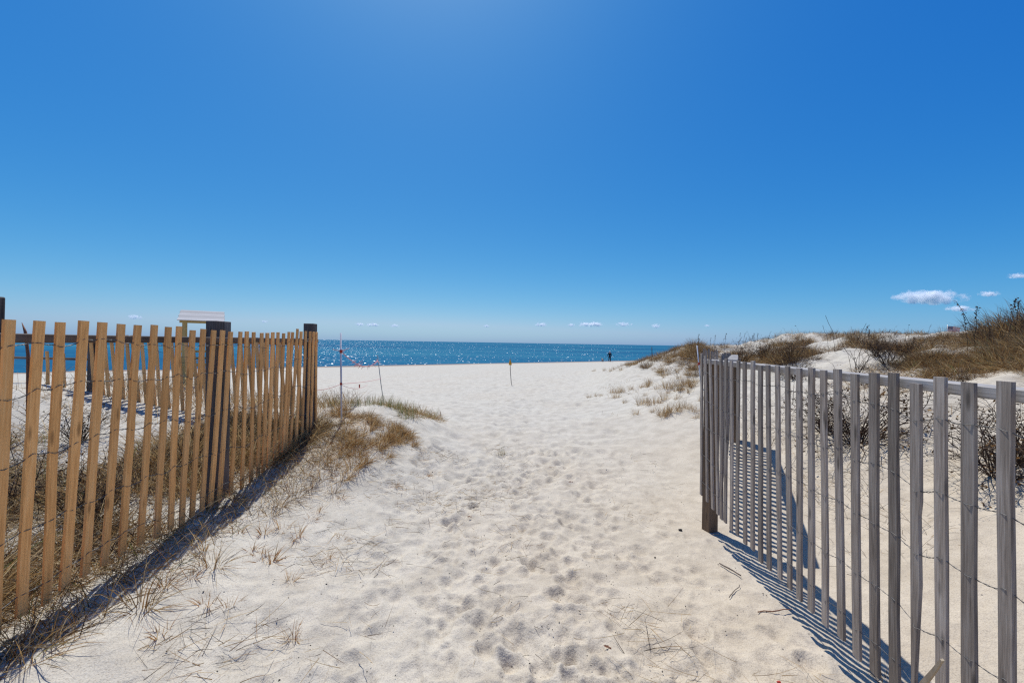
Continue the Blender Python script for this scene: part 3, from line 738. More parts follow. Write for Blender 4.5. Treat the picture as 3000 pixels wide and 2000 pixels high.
# single tufts in front of the tan fence
tufts('grass_tuft', near_straw, px_pts([(55,1930,1.2)]), 'big straw tuft in the bottom left corner, inside the fence shadow', 'grass tuft', None, (1, 1.1), 4)
tufts('grass_tuft', near_straw, px_pts([(150,1880,.8)]), 'straw tuft just right of the big corner tuft at the bottom left', 'grass tuft', None, (.9, 1.1), 40)
tufts('grass_tuft', near_straw, px_pts([(410,1780,1.1)]), 'bristly straw tuft at the edge of the fence shadow, below the fifth slat', 'grass tuft', None, (1, 1.1), 41)
tufts('grass_tuft', near_straw, px_pts([(375,1690,.9)]), 'straw tuft standing in the fence shadow below the seventh slat', 'grass tuft', None, (.9, 1.1), 42)
tufts('grass_tuft', near_straw, px_pts([(620,1660,1.0)]), 'flattened straw tuft on open sand right of the fence shadow', 'grass tuft', None, (1, 1.1), 43)
tufts('grass_tuft', near_straw, px_pts([(610,1500,.8),(690,1470,.9),(465,1560,.8)]), 'small straw tuft close under the slats beside the double post', 'grass tuft', 'straw tufts by the double post', (.8, 1.1), 44)
tufts('grass_tuft', near_straw, px_pts([(790,1510,.9),(820,1480,1.0),(860,1450,1.0),(905,1430,1.0),(940,1400,1.1),(975,1440,.8),(930,1370,1.0),(900,1390,1.0)]),
      'straw tuft spilling over the sand between the fence shadow and the end post', 'grass tuft', 'straw tufts near the end post', (.85, 1.15), 45)
tufts('grass_sprig', orange_sprig, px_pts([(605,1770,1.3),(700,1560,1),(770,1565,1),(825,1550,1.3),(870,1570,1.2),(735,1610,1),(790,1640,1.4),(600,1610,.8),(670,1780,.9),(850,1700,1),(760,1625,1),(930,1500,1),(1000,1460,1),(910,1520,.9),(560,1690,.9),(480,1720,.9),(470,1860,1),(860,1860,1),(960,1640,1),(1000,1580,.9),(1160,1420,1),(1260,1390,1)]),
      'small orange-brown sprig of dead grass poking out of the sand left of the path', 'grass sprig', 'orange sprigs left of the path', (.8, 1.3), 5)
# hummock past the end post
hp = []
for k in range(46):
    t = R0.random(); px = 975 + 215 * t + R0.normal(0, 22); py = 1190 + 75 * t + abs(R0.normal(0, 55)) * (1 - .5 * t)
    hp.append((px, py, R0.uniform(.7, 1.1)))
hp += [(1000,1400,.9),(1030,1370,1.1),(1060,1355,1.1),(1040,1330,1),(975,1370,.9),(950,1350,.9),(1130,1300,1),(1105,1310,1.1),(1150,1290,.9),(1000,1330,.9),(1075,1300,.8)]
tufts('grass_tuft', hum_brown, px_pts(hp), 'rust-brown grass clump on the low hummock past the end post of the tan fence', 'grass tuft', 'brown clumps on the hummock', (.7, 1.05), 6)
tufts('grass_tuft', hum_green, px_pts([(960,1190,.8),(985,1188,.9),(1070,1185,1),(1100,1185,1.1),(1125,1190,1),(1170,1205,1),(1190,1212,1.1),(1205,1222,1.1),(1180,1225,.8),(1150,1195,.9),(1040,1188,.8),(1470,1330,.6)]),
      'green-tipped grass tuft along the seaward rim of the hummock', 'grass tuft', 'green tufts on the hummock rim', (.7, 1.05), 7)
# tufts on the white slope left of the grey corner post
rb = np.random.default_rng(5)
tufts('grass_tuft', slope_tuft, px_pts([(rb.uniform(1860, 2055), rb.uniform(1075, 1225), rb.uniform(.6, 1.1)) for k in range(30)]), 'straw tuft on the sand bank close to the left of the corner post', 'grass tuft', 'tufts on the bank', (.75, 1.15), 18)
tufts('grass_tuft', slope_tuft, px_pts([(1725,1165,.8),(1745,1160,.7),(1760,1160,.7),(1795,1150,1),(1812,1150,1.1),(1825,1148,1),(1805,1165,1),(1850,1140,.8),(1880,1135,1),(1900,1130,1),(1925,1140,.9),(1955,1135,1.2),(1960,1140,1),(2010,1125,1.2),(2000,1130,1),(1880,1185,1.2),(1895,1180,1),(1950,1170,1),(1985,1170,.8),(1955,1210,1),(1970,1205,1.1),(2000,1195,1),(1920,1180,.8),(1990,1110,1),(1830,1180,.7),(1890,1160,.7),(2020,1150,.9),(2040,1120,1),(1980,1145,.9),
      (1740,1088,1.1),(1770,1086,1.2),(1800,1082,1.2),(1820,1085,1.4),(1840,1072,1.3),(1860,1068,1.2),(1790,1088,1.1)]),
      'straw-coloured tuft on the white sand slope left of the grey corner post', 'grass tuft', 'tufts on the white slope', (.75, 1.15), 8)
# clumps on the right-hand dune
def clump_zone(pts, label, group, seed):
    tufts('grass_clump', crest_clump, pts, label, 'grass clump', group, (.75, 1.1), seed)
def seen(n, x0, x1, y0, y1, s0, s1, seed, gap=-.05):
    r = np.random.default_rng(seed); tries = 0; out = []
    while len(out) < n and tries < n * 12:
        tries += 1; px, py = r.uniform(x0, x1), r.uniform(y0, y1); p = hit(px, py)
        if p.y > 24 or p.x < 3 or fbm(np.array([p.x]), np.array([p.y]), .8, 2, 55)[0] < gap: continue
        out.append((p.x, p.y, p.z - .02, r.uniform(s0, s1)))
    return out
def far_pts(n, x0, x1, y0, y1, thr, seed, smin, smax):
    r = np.random.default_rng(seed); out = []
    while len(out) < n:
        x, y = r.uniform(x0, x1), r.uniform(y0, y1)
        if x / y < 1.5 and fbm(np.array([x]), np.array([y]), .7, 2, 55)[0] > thr: out.append((x, y, g1(x, y) - .03, r.uniform(smin, smax)))
    return out
clump_zone(seen(66, 2120, 2440, 1000, 1064, .55, .85, 1, -.10), 'brown scrubby grass clump on the dune face just right of the corner rail', 'scrub right of the corner rail', 1)
joined('crest_grass', low_clump, seen(70, 2400, 2780, 978, 1026, .36, .6, 2, -.16) + seen(70, 2110, 2580, 970, 1030, .40, .7, 22, -.14) + seen(24, 2440, 2580, 1015, 1060, .35, .6, 23, -.06), 'low brown grass along the dune crest below the bare stems', 2)
clump_zone(seen(40, 2440, 2800, 1018, 1090, .35, .65, 3, -.10), 'grass clump among the dark bushes below the crest', 'clumps among the bushes', 3)
clump_zone(seen(34, 2690, 2845, 985, 1065, .30, .55, 14, -.12), 'small brown clump on the crest left of and below the flag', 'small clumps left of the flag', 14)
clump_zone(seen(34, 2855, 3060, 985, 1080, .5, .9, 4, -.06), 'tangled brown grass clump on the slope right of the flag', 'tangled clumps right of the flag', 4)
clump_zone(seen(22, 2720, 3080, 1060, 1120, .4, .65, 5, .0), 'straw-streaked clump just above the rail at the right', 'clumps above the rail', 5)
clump_zone(seen(26, 1890, 2060, 1015, 1100, .6, .9, 6, -.03), 'brown grass clump on the dune shoulder left of the grey fence, against the sea', 'clumps on the dune shoulder', 6)
clump_zone(seen(14, 2010, 2090, 1018, 1060, .9, 1.15, 7, -.5), 'tall rounded grass clump rising behind the fence corner', 'tall clumps behind the fence corner', 7)
joined('skyline_grass', low_clump, far_pts(54, 6.0, 11.5, 12.0, 17.0, -.10, 3, .5, .8) + far_pts(16, 5.8, 8.6, 16.5, 22.0, -.12, 4, .55, .85), 'far brown grass along the skyline of the dune', 8)
# big shaggy mound of grass at the right edge, and clumps behind the tan fence
mp_ = []
for k in range(22):
    y = R0.uniform(6.6, 7.6); x = y * R0.uniform(1.20, 1.42); mp_.append((x, y, g1(x, y) - .03, R0.uniform(1.0, 1.55)))
tufts('grass_clump', crest_clump, mp_, 'tall shaggy clump in the grass mound at the right edge of the dune', 'grass clump', 'tall clumps of the mound at the right', (.9, 1.15), 10)
bp_ = []
for k in range(70):
    y = R0.uniform(1.3, 4.6); x = -2.22 - R0.random() ** 1.3 * min(2.8, .25 + y * .62)
    if fbm(np.array([x]), np.array([y]), 1.3, 2, 61)[0] > -.08 and float(opening(np.array([x]), np.array([y]))[0]) > .6: bp_.append((x, y, g1(x, y) - .02, R0.uniform(.6, 1.1)))
tufts('grass_clump', back_clump, bp_, 'matted straw clump behind the slats of the tan fence', 'grass clump', 'straw clumps behind the tan fence', (.7, 1.0), 11)

# ground cover that nobody could count
P1 = cover(box_region(-5.6, -2.06, .95, 4.75, lambda x, y: clumpy(1.3, -.10, 61)(x, y) * opening(x, y)), 12000, .26, [(DARK, .45), (GREYB, .45), (GREEN, .03), (RUST, .07)], R0, (.5, 1.5), .0042, (.1, .9))
P1 += cover(box_region(-5.6, -2.06, .95, 4.75, lambda x, y: clumpy(1.3, -.12, 61)(x, y) * opening(x, y)), 21000, .40, [(STRAW, .78), (RUST, .18), (GREEN, .04)], R0, (.3, 1.5), .0044, (.2, 1.1), hfun=lambda x, y: .8 + .6 * (fbm(x, y, 2, 2, 5)))
P1 += cover(box_region(-5.6, -2.3, 4.72, 6.2, None), 2600, .34, [(STRAW, .55), (GREYB, .25), (RUST, .2)], R0, (.1, .7), .0038)
P1 += cover(box_region(-2.16, -1.80, 1.0, 4.5, None), 2600, .22, [(STRAW, .6), (GREYB, .25), (RUST, .2), (GREEN, .05)], R0, (.2, 1.5), .0034)
P1 += cover(box_region(-3.2, -2.12, 3.0, 4.6, None), 4200, .32, [(STRAW, .45), (RUST, .3), (GREYB, .15), (DARK, .1)], R0, (.2, 1.4), .0042, (.2, 1.1))
P1 += cover(box_region(-2.75, -2.1, 1.1, 2.6, None), 3600, .34, [(STRAW, .45), (RUST, .2), (DARK, .35)], R0, (.3, 1.5), .004, (.2, 1.1))
tag(blade_obj('matted_grass', P1), 'matted dead grass behind the tan fence', kind='stuff')
P2 = cover(box_region(-3.1, -1.2, 3.7, 7.6, lambda x, y: clumpy(1.4, -.05, 63)(x, y) * sstep(-1.15, -1.7, x + .12 * (6 - y))), 2800, .22, [(STRAW, .58), (RUST, .28), (GREYB, .14)], R0, (.9, 1.55), .0036, (.0, .7))
P2 += cover(box_region(-3.2, -1.3, 6.6, 7.9, None), 900, .22, [(STRAW, .45), (RUST, .35), (GREEN, .2)], R0, (.1, .6), .0036, (.1, .5))
tag(blade_obj('hummock_grass', P2), 'thin brown grass covering the hummock', kind='stuff')
dd = lambda x, y: clumpy(.8, -.02, 55)(x, y) * sstep(4.4, 6.0, x - .05 * y) * (np.abs(x / np.maximum(y, .1)) < 1.6)
P3 = cover(box_region(4.0, 11.5, 3.2, 17.0, dd), 22000, .18, [(RUST, .40), (GREYB, .32), (DARK, .1), (STRAW, .18)], R0, (.2, 1.3), .0040, (.1, .9))
P3 += cover(box_region(4.6, 9.5, 3.4, 7.5, dd), 5000, .34, [(STRAW, .65), (RUST, .3), (GREEN, .05)], R0, (.5, 1.4), .0046, (.2, 1.0))
P3 += cover(box_region(4.5, 9.0, 15.0, 23.0, lambda x, y: clumpy(.7, -.1, 57)(x, y) * sstep(5.0, 6.5, x)), 4500, .28, [(RUST, .4), (GREYB, .35), (STRAW, .25)], R0, (.1, .8), .0036)
tag(blade_obj('dune_grass', P3), 'brown grass covering the upper dune at the right', kind='stuff')
P5 = cover(box_region(2.7, 4.6, 2.6, 5.6, clumpy(1.3, .0, 83)), 1100, .26, [(DARK, .5), (GREYB, .3), (STRAW, .2)], R0, (.6, 1.5), .0032, (.1, .9))
P5 += cover(box_region(3.2, 5.2, 4.2, 7.0, clumpy(1.1, .0, 84)), 700, .22, [(GREYB, .5), (RUST, .3), (STRAW, .2)], R0, (.3, 1.4), .0034, (.1, .9))
tag(blade_obj('slope_scrub', P5), 'thin dark stems straggling over the sand behind the grey fence', kind='stuff')
P4 = cover(box_region(1.9, 4.5, 5.5, 14, lambda x, y: clumpy(1.2, .02, 58)(x, y) * sstep(1.6, 2.6, x)), 500, .12, [(STRAW, .5), (GREYB, .5)], R0, (.1, 1.4), .003, (.0, .6))
tag(blade_obj('slope_grass', P4), 'sparse dead grass stems on the white sand slope', kind='stuff')

# straw litter lying on the sand
def litter(n, region, L, pals, r, w=.0026):
    parts = []
    for pal, share in pals:
        m = int(n * share); x, y = region(r, m); m = len(x)
        root = np.stack([x, y, ground(x, y) + r.uniform(.004, .02, m)], -1)
        parts.append(blades(root, r.uniform(0, 6.28, m), r.uniform(1.25, 1.62, m), L * r.uniform(.3, 1.2, m), w * r.uniform(.6, 1.3, m) * np.maximum(1, y / 3) ** .5, r.normal(0, .35, m), pick(pal, m, r), r, 4))
    return parts
PL = litter(1100, box_region(-2.0, -.55, 1.4, 5.5, lambda x, y: sstep(-.4, -1.3, x) * clumpy(2.3, .02, 71)(x, y)), .17, [(STRAW, .5), (RUST, .2), (DARK, .3)], R0)
PL += litter(900, box_region(-1.7, .3, 2.6, 6.5, lambda x, y: clumpy(2.0, .02, 72)(x, y) * sstep(.7, -.8, x)), .12, [(STRAW, .45), (RUST, .3), (DARK, .25)], R0)
PL += litter(260, box_region(-.6, 1.4, 1.25, 5.2, clumpy(2.0, .0, 73)), .13, [(STRAW, .75), (DARK, .25)], R0, .0024)
PL += litter(190, box_region(.55, 1.35, 1.25, 2.3, clumpy(2.2, -.25, 74)), .22, [(STRAW, .75), (DARK, .25)], R0, .0026)
PL += litter(260, box_region(1.7, 4.2, 2.5, 6.0, clumpy(1.6, .0, 75)), .16, [(STRAW, .4), (DARK, .6)], R0, .0024)
tag(blade_obj('straw_litter', PL), 'broken straws scattered over the sand', kind='stuff')

# crumbs of charcoal and bark on the sand
def crumbs():
    V = []; F = []; r = R0
    for k in range(900):
        y = 1.2 + 4.5 * r.random() ** 1.5; x = r.uniform(-1.6, 1.9)
        if r.random() > .35 + .6 * float(clumpy(1.7, -.1, 81)(np.array([x]), np.array([y]))[0]): continue
        s = r.uniform(.0015, .0045) * (2.0 if r.random() < .05 else 1); z = g1(x, y) + .008
        b = len(V); q = r.normal(size=(6, 3)) * .25
        for i, d in enumerate(((1, 0, 0), (-1, 0, 0), (0, 1, 0), (0, -1, 0), (0, 0, .7), (0, 0, -.7))):
            V.append((x + s * (d[0] + q[i, 0]), y + s * (d[1] + q[i, 1]), z + s * (d[2] + q[i, 2])))
        for f in ((0, 2, 4), (2, 1, 4), (1, 3, 4), (3, 0, 4), (2, 0, 5), (1, 2, 5), (3, 1, 5), (0, 3, 5)): F.append([b + i for i in f])
    o = link('debris', mesh_np('debris', np.array(V), [np.array(F)], False), M['charcoal']); tag(o, 'dark crumbs strewn over the sand of the path', kind='stuff')
crumbs()

# ------------------------------------------------------------------ shrubs and stalks
def shrub_mesh(seed, n_stem, h, spread, lean=(0, 0), leafy=.5, depth=3, rad=.006, droop=.0):
    r = random.Random(seed); segs = []; tips = []
    def grow(p, d, L, ra, lev):
        q = p
        for k in range(3):
            d = (d + Vector((r.gauss(0, .22), r.gauss(0, .22), r.gauss(.02 - droop, .15)))).normalized()
            n_ = q + d * (L / 3); segs.append((q, n_, ra * (1 - .2 * k), ra * (1 - .2 * (k + 1)))); q = n_
            if lev < depth and r.random() < .85:
                nd = (d + Vector((r.gauss(0, .75), r.gauss(0, .75), r.gauss(.05 - droop, .4)))).normalized(); grow(q, nd, L * r.uniform(.45, .75), ra * .6, lev + 1)
        tips.append((q, d))
    for k in range(n_stem):
        a = r.uniform(0, 6.28); s = spread * r.random()
        d = Vector((math.cos(a) * s * 1.3 + lean[0], math.sin(a) * s * 1.3 + lean[1], 1)).normalized()
        grow(Vector((math.cos(a) * .03, math.sin(a) * .03, -.03)), d, h * r.uniform(.4, .7), rad * r.uniform(.7, 1.2), 1)
    V = []; F4 = []; F3 = []; cols = []
    for p, q, r0, r1 in segs:
        d = (q - p).normalized(); ref = Vector((0, 0, 1)) if abs(d.z) < .9 else Vector((1, 0, 0)); a = d.cross(ref).normalized(); b = d.cross(a); o = len(V)
        c = np.array(DARK[r.randrange(4)]) * r.uniform(.8, 1.3)
        for pt, ra in ((p, r0), (q, r1)):
            for k in range(3):
                t = 2.094 * k; V.append(tuple(pt + (a * math.cos(t) + b * math.sin(t)) * ra)); cols.append(c)
        for k in range(3): F4.append((o + k, o + (k + 1) % 3, o + 3 + (k + 1) % 3, o + 3 + k))
    for q, d in tips:
        if r.random() > leafy: continue
        for k in range(r.randint(1, 3)):
            c = q + Vector((r.gauss(0, .012), r.gauss(0, .012), r.gauss(0, .012))); o = len(V); s = r.uniform(.007, .016)
            e1 = Vector((r.gauss(0, 1), r.gauss(0, 1), r.gauss(0, 1))).normalized(); e2 = e1.cross(Vector((r.gauss(0, 1), r.gauss(0, 1), r.gauss(0, 1)))).normalized()
            col = np.array((GREYB if r.random() < .6 else RUST)[r.randrange(4)]) * r.uniform(.5, .9)
            for v in (c - e1 * s, c + e2 * s * .5, c + e1 * s, c - e2 * s * .5): V.append(tuple(v)); cols.append(col)
            F4.append((o, o + 1, o + 2, o + 3))
    return mesh_np('bare_shrub', np.array(V), [np.array(F4)], False, np.array(cols))
def shrub(me, p, label, s=1.0, rz=0.0, name='bare_shrub', cat='shrub', group=None):
    if not me.materials: me.materials.append(M['twig'])
    o = bpy.data.objects.new(name, me); C.objects.link(o); o.location = p; o.scale = (s, s, s); o.rotation_euler = (0, 0, rz); return tag(o, label, cat, group)
dense = [shrub_mesh(300 + i, 26, .62, .85, (0, 0), .9, 3, .0055) for i in range(3)]
saggy = [shrub_mesh(320 + i, 42, .75, 1.1, (-.30, -.30), .8, 3, .0046, .10) for i in range(3)]
twiggy = [shrub_mesh(340 + i, 8, .75, .35, (0, 0), .6, 2, .0045) for i in range(3)]
shrub(saggy[0], hit(2510, 1300), 'dark tangled shrub leaning out of the sand behind the middle of the grey fence', 1.45, .3)
shrub(saggy[1], hit(2420, 1270), 'smaller tangled shrub beside the rail, left of the darkest shrub behind the grey fence', 1.1, 1.2)
shrub(saggy[2], hit(2920, 1390), 'bristling dark shrub just behind the last two slats at the right edge', 1.0, .1)
shrub(saggy[0], hit(2990, 1360), 'dark shrub cut by the right edge of the picture', 1.0, 2.2)
shrub(dense[0], hit(2600, 1068), 'dense dark bush below the crest, in the gap above the rail', .85, .4)
shrub(dense[1], hit(2570, 1045), 'dark bush at the left end of the row of bushes below the dune crest', .8, 1.4)
shrub(dense[2], hit(2665, 1058), 'dark bush at the right end of the row of bushes below the dune crest', .8, 2.4)
shrub(twiggy[0], hit(2515, 1105), 'tall reddish twiggy shrub rising above the grey slats, before the bushes', 1.2, .2)
shrub(dense[0], hit(2170, 1062), 'low brown bush on the dune just right of the corner rail', 1.0, 3.0)
shrub(dense[1], hit(2240, 1058), 'wide brown bush on the dune face, centre of three behind the corner rail', 1.1, 4.0)
shrub(dense[2], hit(2310, 1062), 'brown bush at the right of three behind the corner rail', 1.0, 5.0)
shrub(saggy[1], hit(2330, 1110), 'bare drooping bush on the bare sand below the brown bushes', .9, 5.5)
shrub(twiggy[1], hit(1990, 1150), 'two-stemmed dark dead plant standing on the white slope', .55, .5)
shrub(twiggy[2], hit(1968, 1140), 'thin dark dead plant beside the two-stemmed one on the white slope', .45, 1.5)
shrub(saggy[2], Vector((-2.75, 2.6, g1(-2.75, 2.6))), 'dark bramble tangle behind the slats, next to the double post', .8, 2.0)
shrub(twiggy[0], Vector((-2.75, 3.4, g1(-2.75, 3.4))), 'upright dark shrub behind the tan fence, left of the double post', .85, 2.6)
shrub(saggy[0], Vector((-2.72, 1.75, g1(-2.72, 1.75))), 'dark tangle of stems low behind the first slats at the left edge', .75, 4.0)
shrub(twiggy[1], Vector((-3.4, 2.75, g1(-3.4, 2.75))), 'spreading bare shrub behind the second and third slats', .8, 1.0)
shrub(dense[1], Vector((-3.9, 3.6, g1(-3.9, 3.6))), 'dense brown shrub farther back behind the tan fence', .7, 2.0)

def stalk_mesh(seed, h, head, bend=.25):
    r = random.Random(seed); V = []; F = []; cols = []
    def tube(pts, ra):
        o = len(V)
        for i, p in enumerate(pts):
            for k in range(3): V.append((p.x + ra * math.cos(2.094 * k), p.y + ra * math.sin(2.094 * k), p.z)); cols.append(DARK[1])
        for i in range(len(pts) - 1):
            for k in range(3): F.append((o + 3 * i + k, o + 3 * i + (k + 1) % 3, o + 3 * i + 3 + (k + 1) % 3, o + 3 * i + 3 + k))
    pts = [Vector((bend * h * (f ** 2), r.gauss(0, .01), h * f)) for f in [i / 5 for i in range(6)]]; tube(pts, .0045)
    for k in range(int(head * 34)):
        f = r.uniform(.72, 1.02); c = Vector((bend * h * f * f, 0, h * f)) + Vector((r.gauss(.015, .022), r.gauss(0, .022), r.gauss(0, .015))) * (1.6 - f)
        o = len(V); s = r.uniform(.010, .022)
        e1 = Vector((r.gauss(.6, 1), r.gauss(0, 1), r.gauss(.5, 1))).normalized(); e2 = e1.cross(Vector((r.gauss(0, 1), r.gauss(0, 1), r.gauss(0, 1)))).normalized()
        for v in (c - e1 * s, c + e2 * s * .6, c + e1 * s, c - e2 * s * .6): V.append(tuple(v)); cols.append(DARK[r.randrange(4)] * 1.2)
        F.append((o, o + 1, o + 2, o + 3))
    return mesh_np('seed_stalk', np.array(V), [np.array(F)], False, np.array(cols))
stk = [stalk_mesh(400, .85, 1.3), stalk_mesh(401, .8, .8, .1), stalk_mesh(402, .9, .6, .35), stalk_mesh(403, .8, 0, -.3)]
def stalks(lst, label, group):
    for px, py, ptop, Y, k, rz in lst:
        p = at(px, py, Y); z0 = g1(p.x, p.y); top = at(px, ptop, Y).z; h = max(.2, top - z0)
        me = stk[k]
        if not me.materials: me.materials.append(M['twig'])
        o = bpy.data.objects.new('seed_stalk', me); C.objects.link(o); o.location = (p.x, p.y, z0 - .02); s = h / .85; o.scale = (s * .9, s * .9, s); o.rotation_euler = (0, 0, rz)
        tag(o, label, 'dead plant', group)
stalks([(2955, 1000, 868, 6.2, 0, .3), (2975, 1000, 875, 6.3, 0, .5), (2990, 1000, 882, 6.2, 2, .2), (2862, 1000, 888, 6.4, 2, 2.9), (2855, 1000, 885, 6.5, 1, .4), (2835, 1000, 908, 6.6, 1, 2.8)],
       'tall dark seed stalk sticking out of the grass mound at the right edge', 'seed stalks of the right-hand mound')
stalks([(2527, 1000, 950, 8.6, 0, .2), (2545, 1000, 963, 8.6, 0, .8), (2500, 1000, 973, 8.6, 2, 2.8), (2604, 1000, 960, 9.0, 1, .3), (2715, 1000, 950, 8.2, 2, .2), (2690, 1000, 972, 8.2, 1, .3)],
       'dark dead stalk with a ragged seed head standing along the dune crest', 'seed-headed stalks on the crest')
stalks([(2446, 1040, 915, 8.5, 3, 0.0), (2428, 1040, 945, 8.5, 3, .2), (2508, 1000, 938, 8.7, 3, 2.9)], 'thin bare stem standing well above the dune crest', 'bare stems on the crest')
lst = []
for k in range(26):
    px = R0.uniform(2035, 2330); lst.append((px, 1000, 1000 - R0.uniform(5, 30), R0.uniform(13, 15.5), int(R0.integers(1, 3)), R0.uniform(0, 1)))
stalks(lst, 'short feathery stalk along the far crest of the dune', 'short stalks on the far crest')

# ------------------------------------------------------------------ lifeguard stand
def lifeguard_stand():
    Y0 = 17.3; c0 = at(590, 1000, Y0); z0 = g1(c0.x, Y0)
    root = empty('lifeguard_stand', (c0.x, Y0, z0), 'wooden lifeguard stand with a sloping pale roof, behind the tan fence', 'lifeguard stand', rz=math.radians(36))
    W = M['stand_wood']; zz = lambda py: at(590, py, Y0).z - z0
    def piece(name, a, b, w, t, wd, mat, par=root):
        # modelled along its own Z so that the grain runs lengthwise
        a, b = Vector(a), Vector(b); L = (b - a).length; d = (b - a).normalized(); wd = Vector(wd); wd = (wd - d * wd.dot(d)).normalized(); td = d.cross(wd)
        mb = MB(); mb.bar((0, 0, 0), (0, 0, L), w, t, (1, 0, 0)); o = mb.build(name, mat, par, local=False)
        o.location = a; o.rotation_euler = Matrix((wd, td, d)).transposed().to_euler(); return o
    hw, dp = .60, 1.25; zt = zz(942); zb = zz(944) + .42
    for sx in (-hw, hw):
        piece('leg', (sx, 0, -.2), (sx, 0, zt), .10, .10, (1, 0, 0), W); piece('leg', (sx, dp, -.2), (sx, dp, zb), .10, .10, (1, 0, 0), W)
        piece('brace', (sx + .07, .02, .15), (sx + .07, dp, zz(1060)), .09, .035, (0, 0, 1), W)
    piece('roof_beam', (-hw - .14, -.07, zt - .02), (hw + .14, -.07, zt - .02), .12, .04, (0, 0, 1), W)
    piece('roof_beam', (-hw - .14, dp + .07, zb - .02), (hw + .14, dp + .07, zb - .02), .12, .04, (0, 0, 1), W)
    rf = empty('roof', (0, 0, 0), None, None); rf.parent = root
    p0, p1 = Vector((0, -.22, zt - .015)), Vector((0, dp + .25, zb + .10)); n = 8; sl = (p1 - p0) / n
    for k in range(n):
        c = p0 + sl * (k + .5); e = .012 * ((k * 7) % 3 - 1)
        piece('roof_board', (-.80 + e, c.y, c.z + .045), (.80 + e, c.y, c.z + .045), sl.length - .008, .028, sl.normalized(), M['roof_board'], rf)
    for y in (1030, 1050): piece('cross_board', (-hw - .1, .50, zz(y)), (hw + .1, .50, zz(y)), .10, .035, (0, 0, 1), W)
    for k in range(3): piece('seat_board', (-hw - .12, .10 + .17 * k, zz(1058)), (hw + .12, .10 + .17 * k, zz(1058)), .16, .035, (0, 1, 0), M['roof_board'])
    for y in (1068, 1098): piece('step', (-hw - .06, -.075, zz(y)), (hw + .06, -.075, zz(y)), .14, .04, (0, 0, 1), W)
lifeguard_stand()

# ------------------------------------------------------------------ stakes, strings
def tube_thing(name, pts, rad, mat, label, cat, n=6):
    p0 = Vector(pts[0]); mb = MB(); mb.ring_tube([Vector(p) - p0 for p in pts], rad, n)
    o = mb.build(name, mat, None, smooth=True); o.location = p0; return tag(o, label, cat)
pb = hit(1001, 1243); pb.z -= .15; pt_ = at(998.5, 975, pb.y)
white = empty('string_pole', (pb.x, pb.y, pb.z + .15), 'tall white pole planted in the hummock beside the tan fence', 'pole')
mb = MB(); mb.ring_tube([pb, pt_], .011, 8); mb.build('pole', M['pvc'], white, True)
for y in (1029, 1124):
    c = at(999, y, pb.y); mb = MB(); h = .020 if y < 1100 else .014
    mb.ring_tube([c - Vector((0, 0, h)), c + Vector((0, 0, h))], .017 if y < 1100 else .014, 8); mb.build('tape_band', M['red'], white)
Y2 = 9.6; q0 = at(1128.5, 1195, Y2); q0.z = g1(q0.x, q0.y) - .1; q1 = at(1106, 1040, Y2)
tube_thing('thin_stake', [q0, q0.lerp(q1, .5) + Vector((-.01, 0, 0)), q1], .009, M['grey_rod'], 'thin leaning grey stake on the sand behind the hummock', 'stake')
def sag(a, b, s, n=10): return [a.lerp(b, i / n) - Vector((0, 0, s * 4 * (i / n) * (1 - i / n))) for i in range(n + 1)]
def string(a, b, s, rad, label, fray=0, r=random.Random(2)):
    pts = sag(a, b, s, 14); o = Vector(pts[0]); mb = MB(); mb.ring_tube([p - o for p in pts], rad, 4)
    for k in range(fray):
        p = pts[r.randrange(len(pts))] - o; e = p + Vector((r.gauss(0, .04), r.gauss(0, .03), r.gauss(0, .035))); mb.ring_tube([p, e], rad * .6, 3)
    ob = mb.build('string', M['pink'], None, True); ob.location = o; return tag(ob, label, 'string')
string(at(999, 1029, pb.y), at(1107, 1054, Y2), .17, .006, 'frayed pink string sagging between white pole and thin stake', 40)
string(at(999, 1124, pb.y), at(1118, 1108, Y2), .02, .0032, 'lower taut pink string from white pole to thin stake')
string(at(999, 1124, pb.y), at(900, 1142, 4.45), .03, .0026, 'pink string from the white pole back to the tan fence')
ra_ = at(999, 1126, pb.y); rb_ = at(1076, 1127, 7.2)
s3 = string(ra_, rb_, .06, .0026, 'loose pink string end with an orange tag, right of the white pole')
tgp = at(1053, 1130, 6.9)
mb = MB(); mb.bar(tgp - Vector((0, 0, .035)), tgp + Vector((0, 0, .025)), .02, .006, (1, 0, 0)); o = mb.build('tag', M['red'], s3)
# amber-topped rod out on the sand
b0 = hit(1500, 1129); Yk = b0.y
rod = empty('marker_rod', b0, 'dark bent rod with an amber cloth at its top, alone on the open sand', 'marker')
mb = MB(); mb.ring_tube([at(1503.5, 1129, Yk), at(1499.5, 1128.5, Yk), at(1498, 1123, Yk), at(1496.5, 1105, Yk), at(1495, 1085, Yk), at(1494.5, 1049, Yk)], .012, 6); mb.build('rod', M['rust_rod'], rod, True)
mb = MB(); tp = at(1494.5, 1053, Yk)
for sx, sy in ((-1, -.4), (1, -.4), (1, .4), (-1, .4)):
    pass
ring = []
n = 8
for f, w in ((0, .016), (.4, .04), (.75, .062), (1, .058)):
    z = tp.z - f * (tp.z - at(1494.5, 1068.5, Yk).z)
    ring.append([Vector((tp.x + .01 * f + w * math.cos(2 * math.pi * k / n) * (1 + .15 * (k % 2)), tp.y + w * .7 * math.sin(2 * math.pi * k / n), z - .012 * (k % 2) * f)) for k in range(n)])
for i in range(3):
    for k in range(n): mb.face(ring[i][k], ring[i][(k + 1) % n], ring[i + 1][(k + 1) % n], ring[i + 1][k])
mb.build('cloth', M['amber'], rod, True)
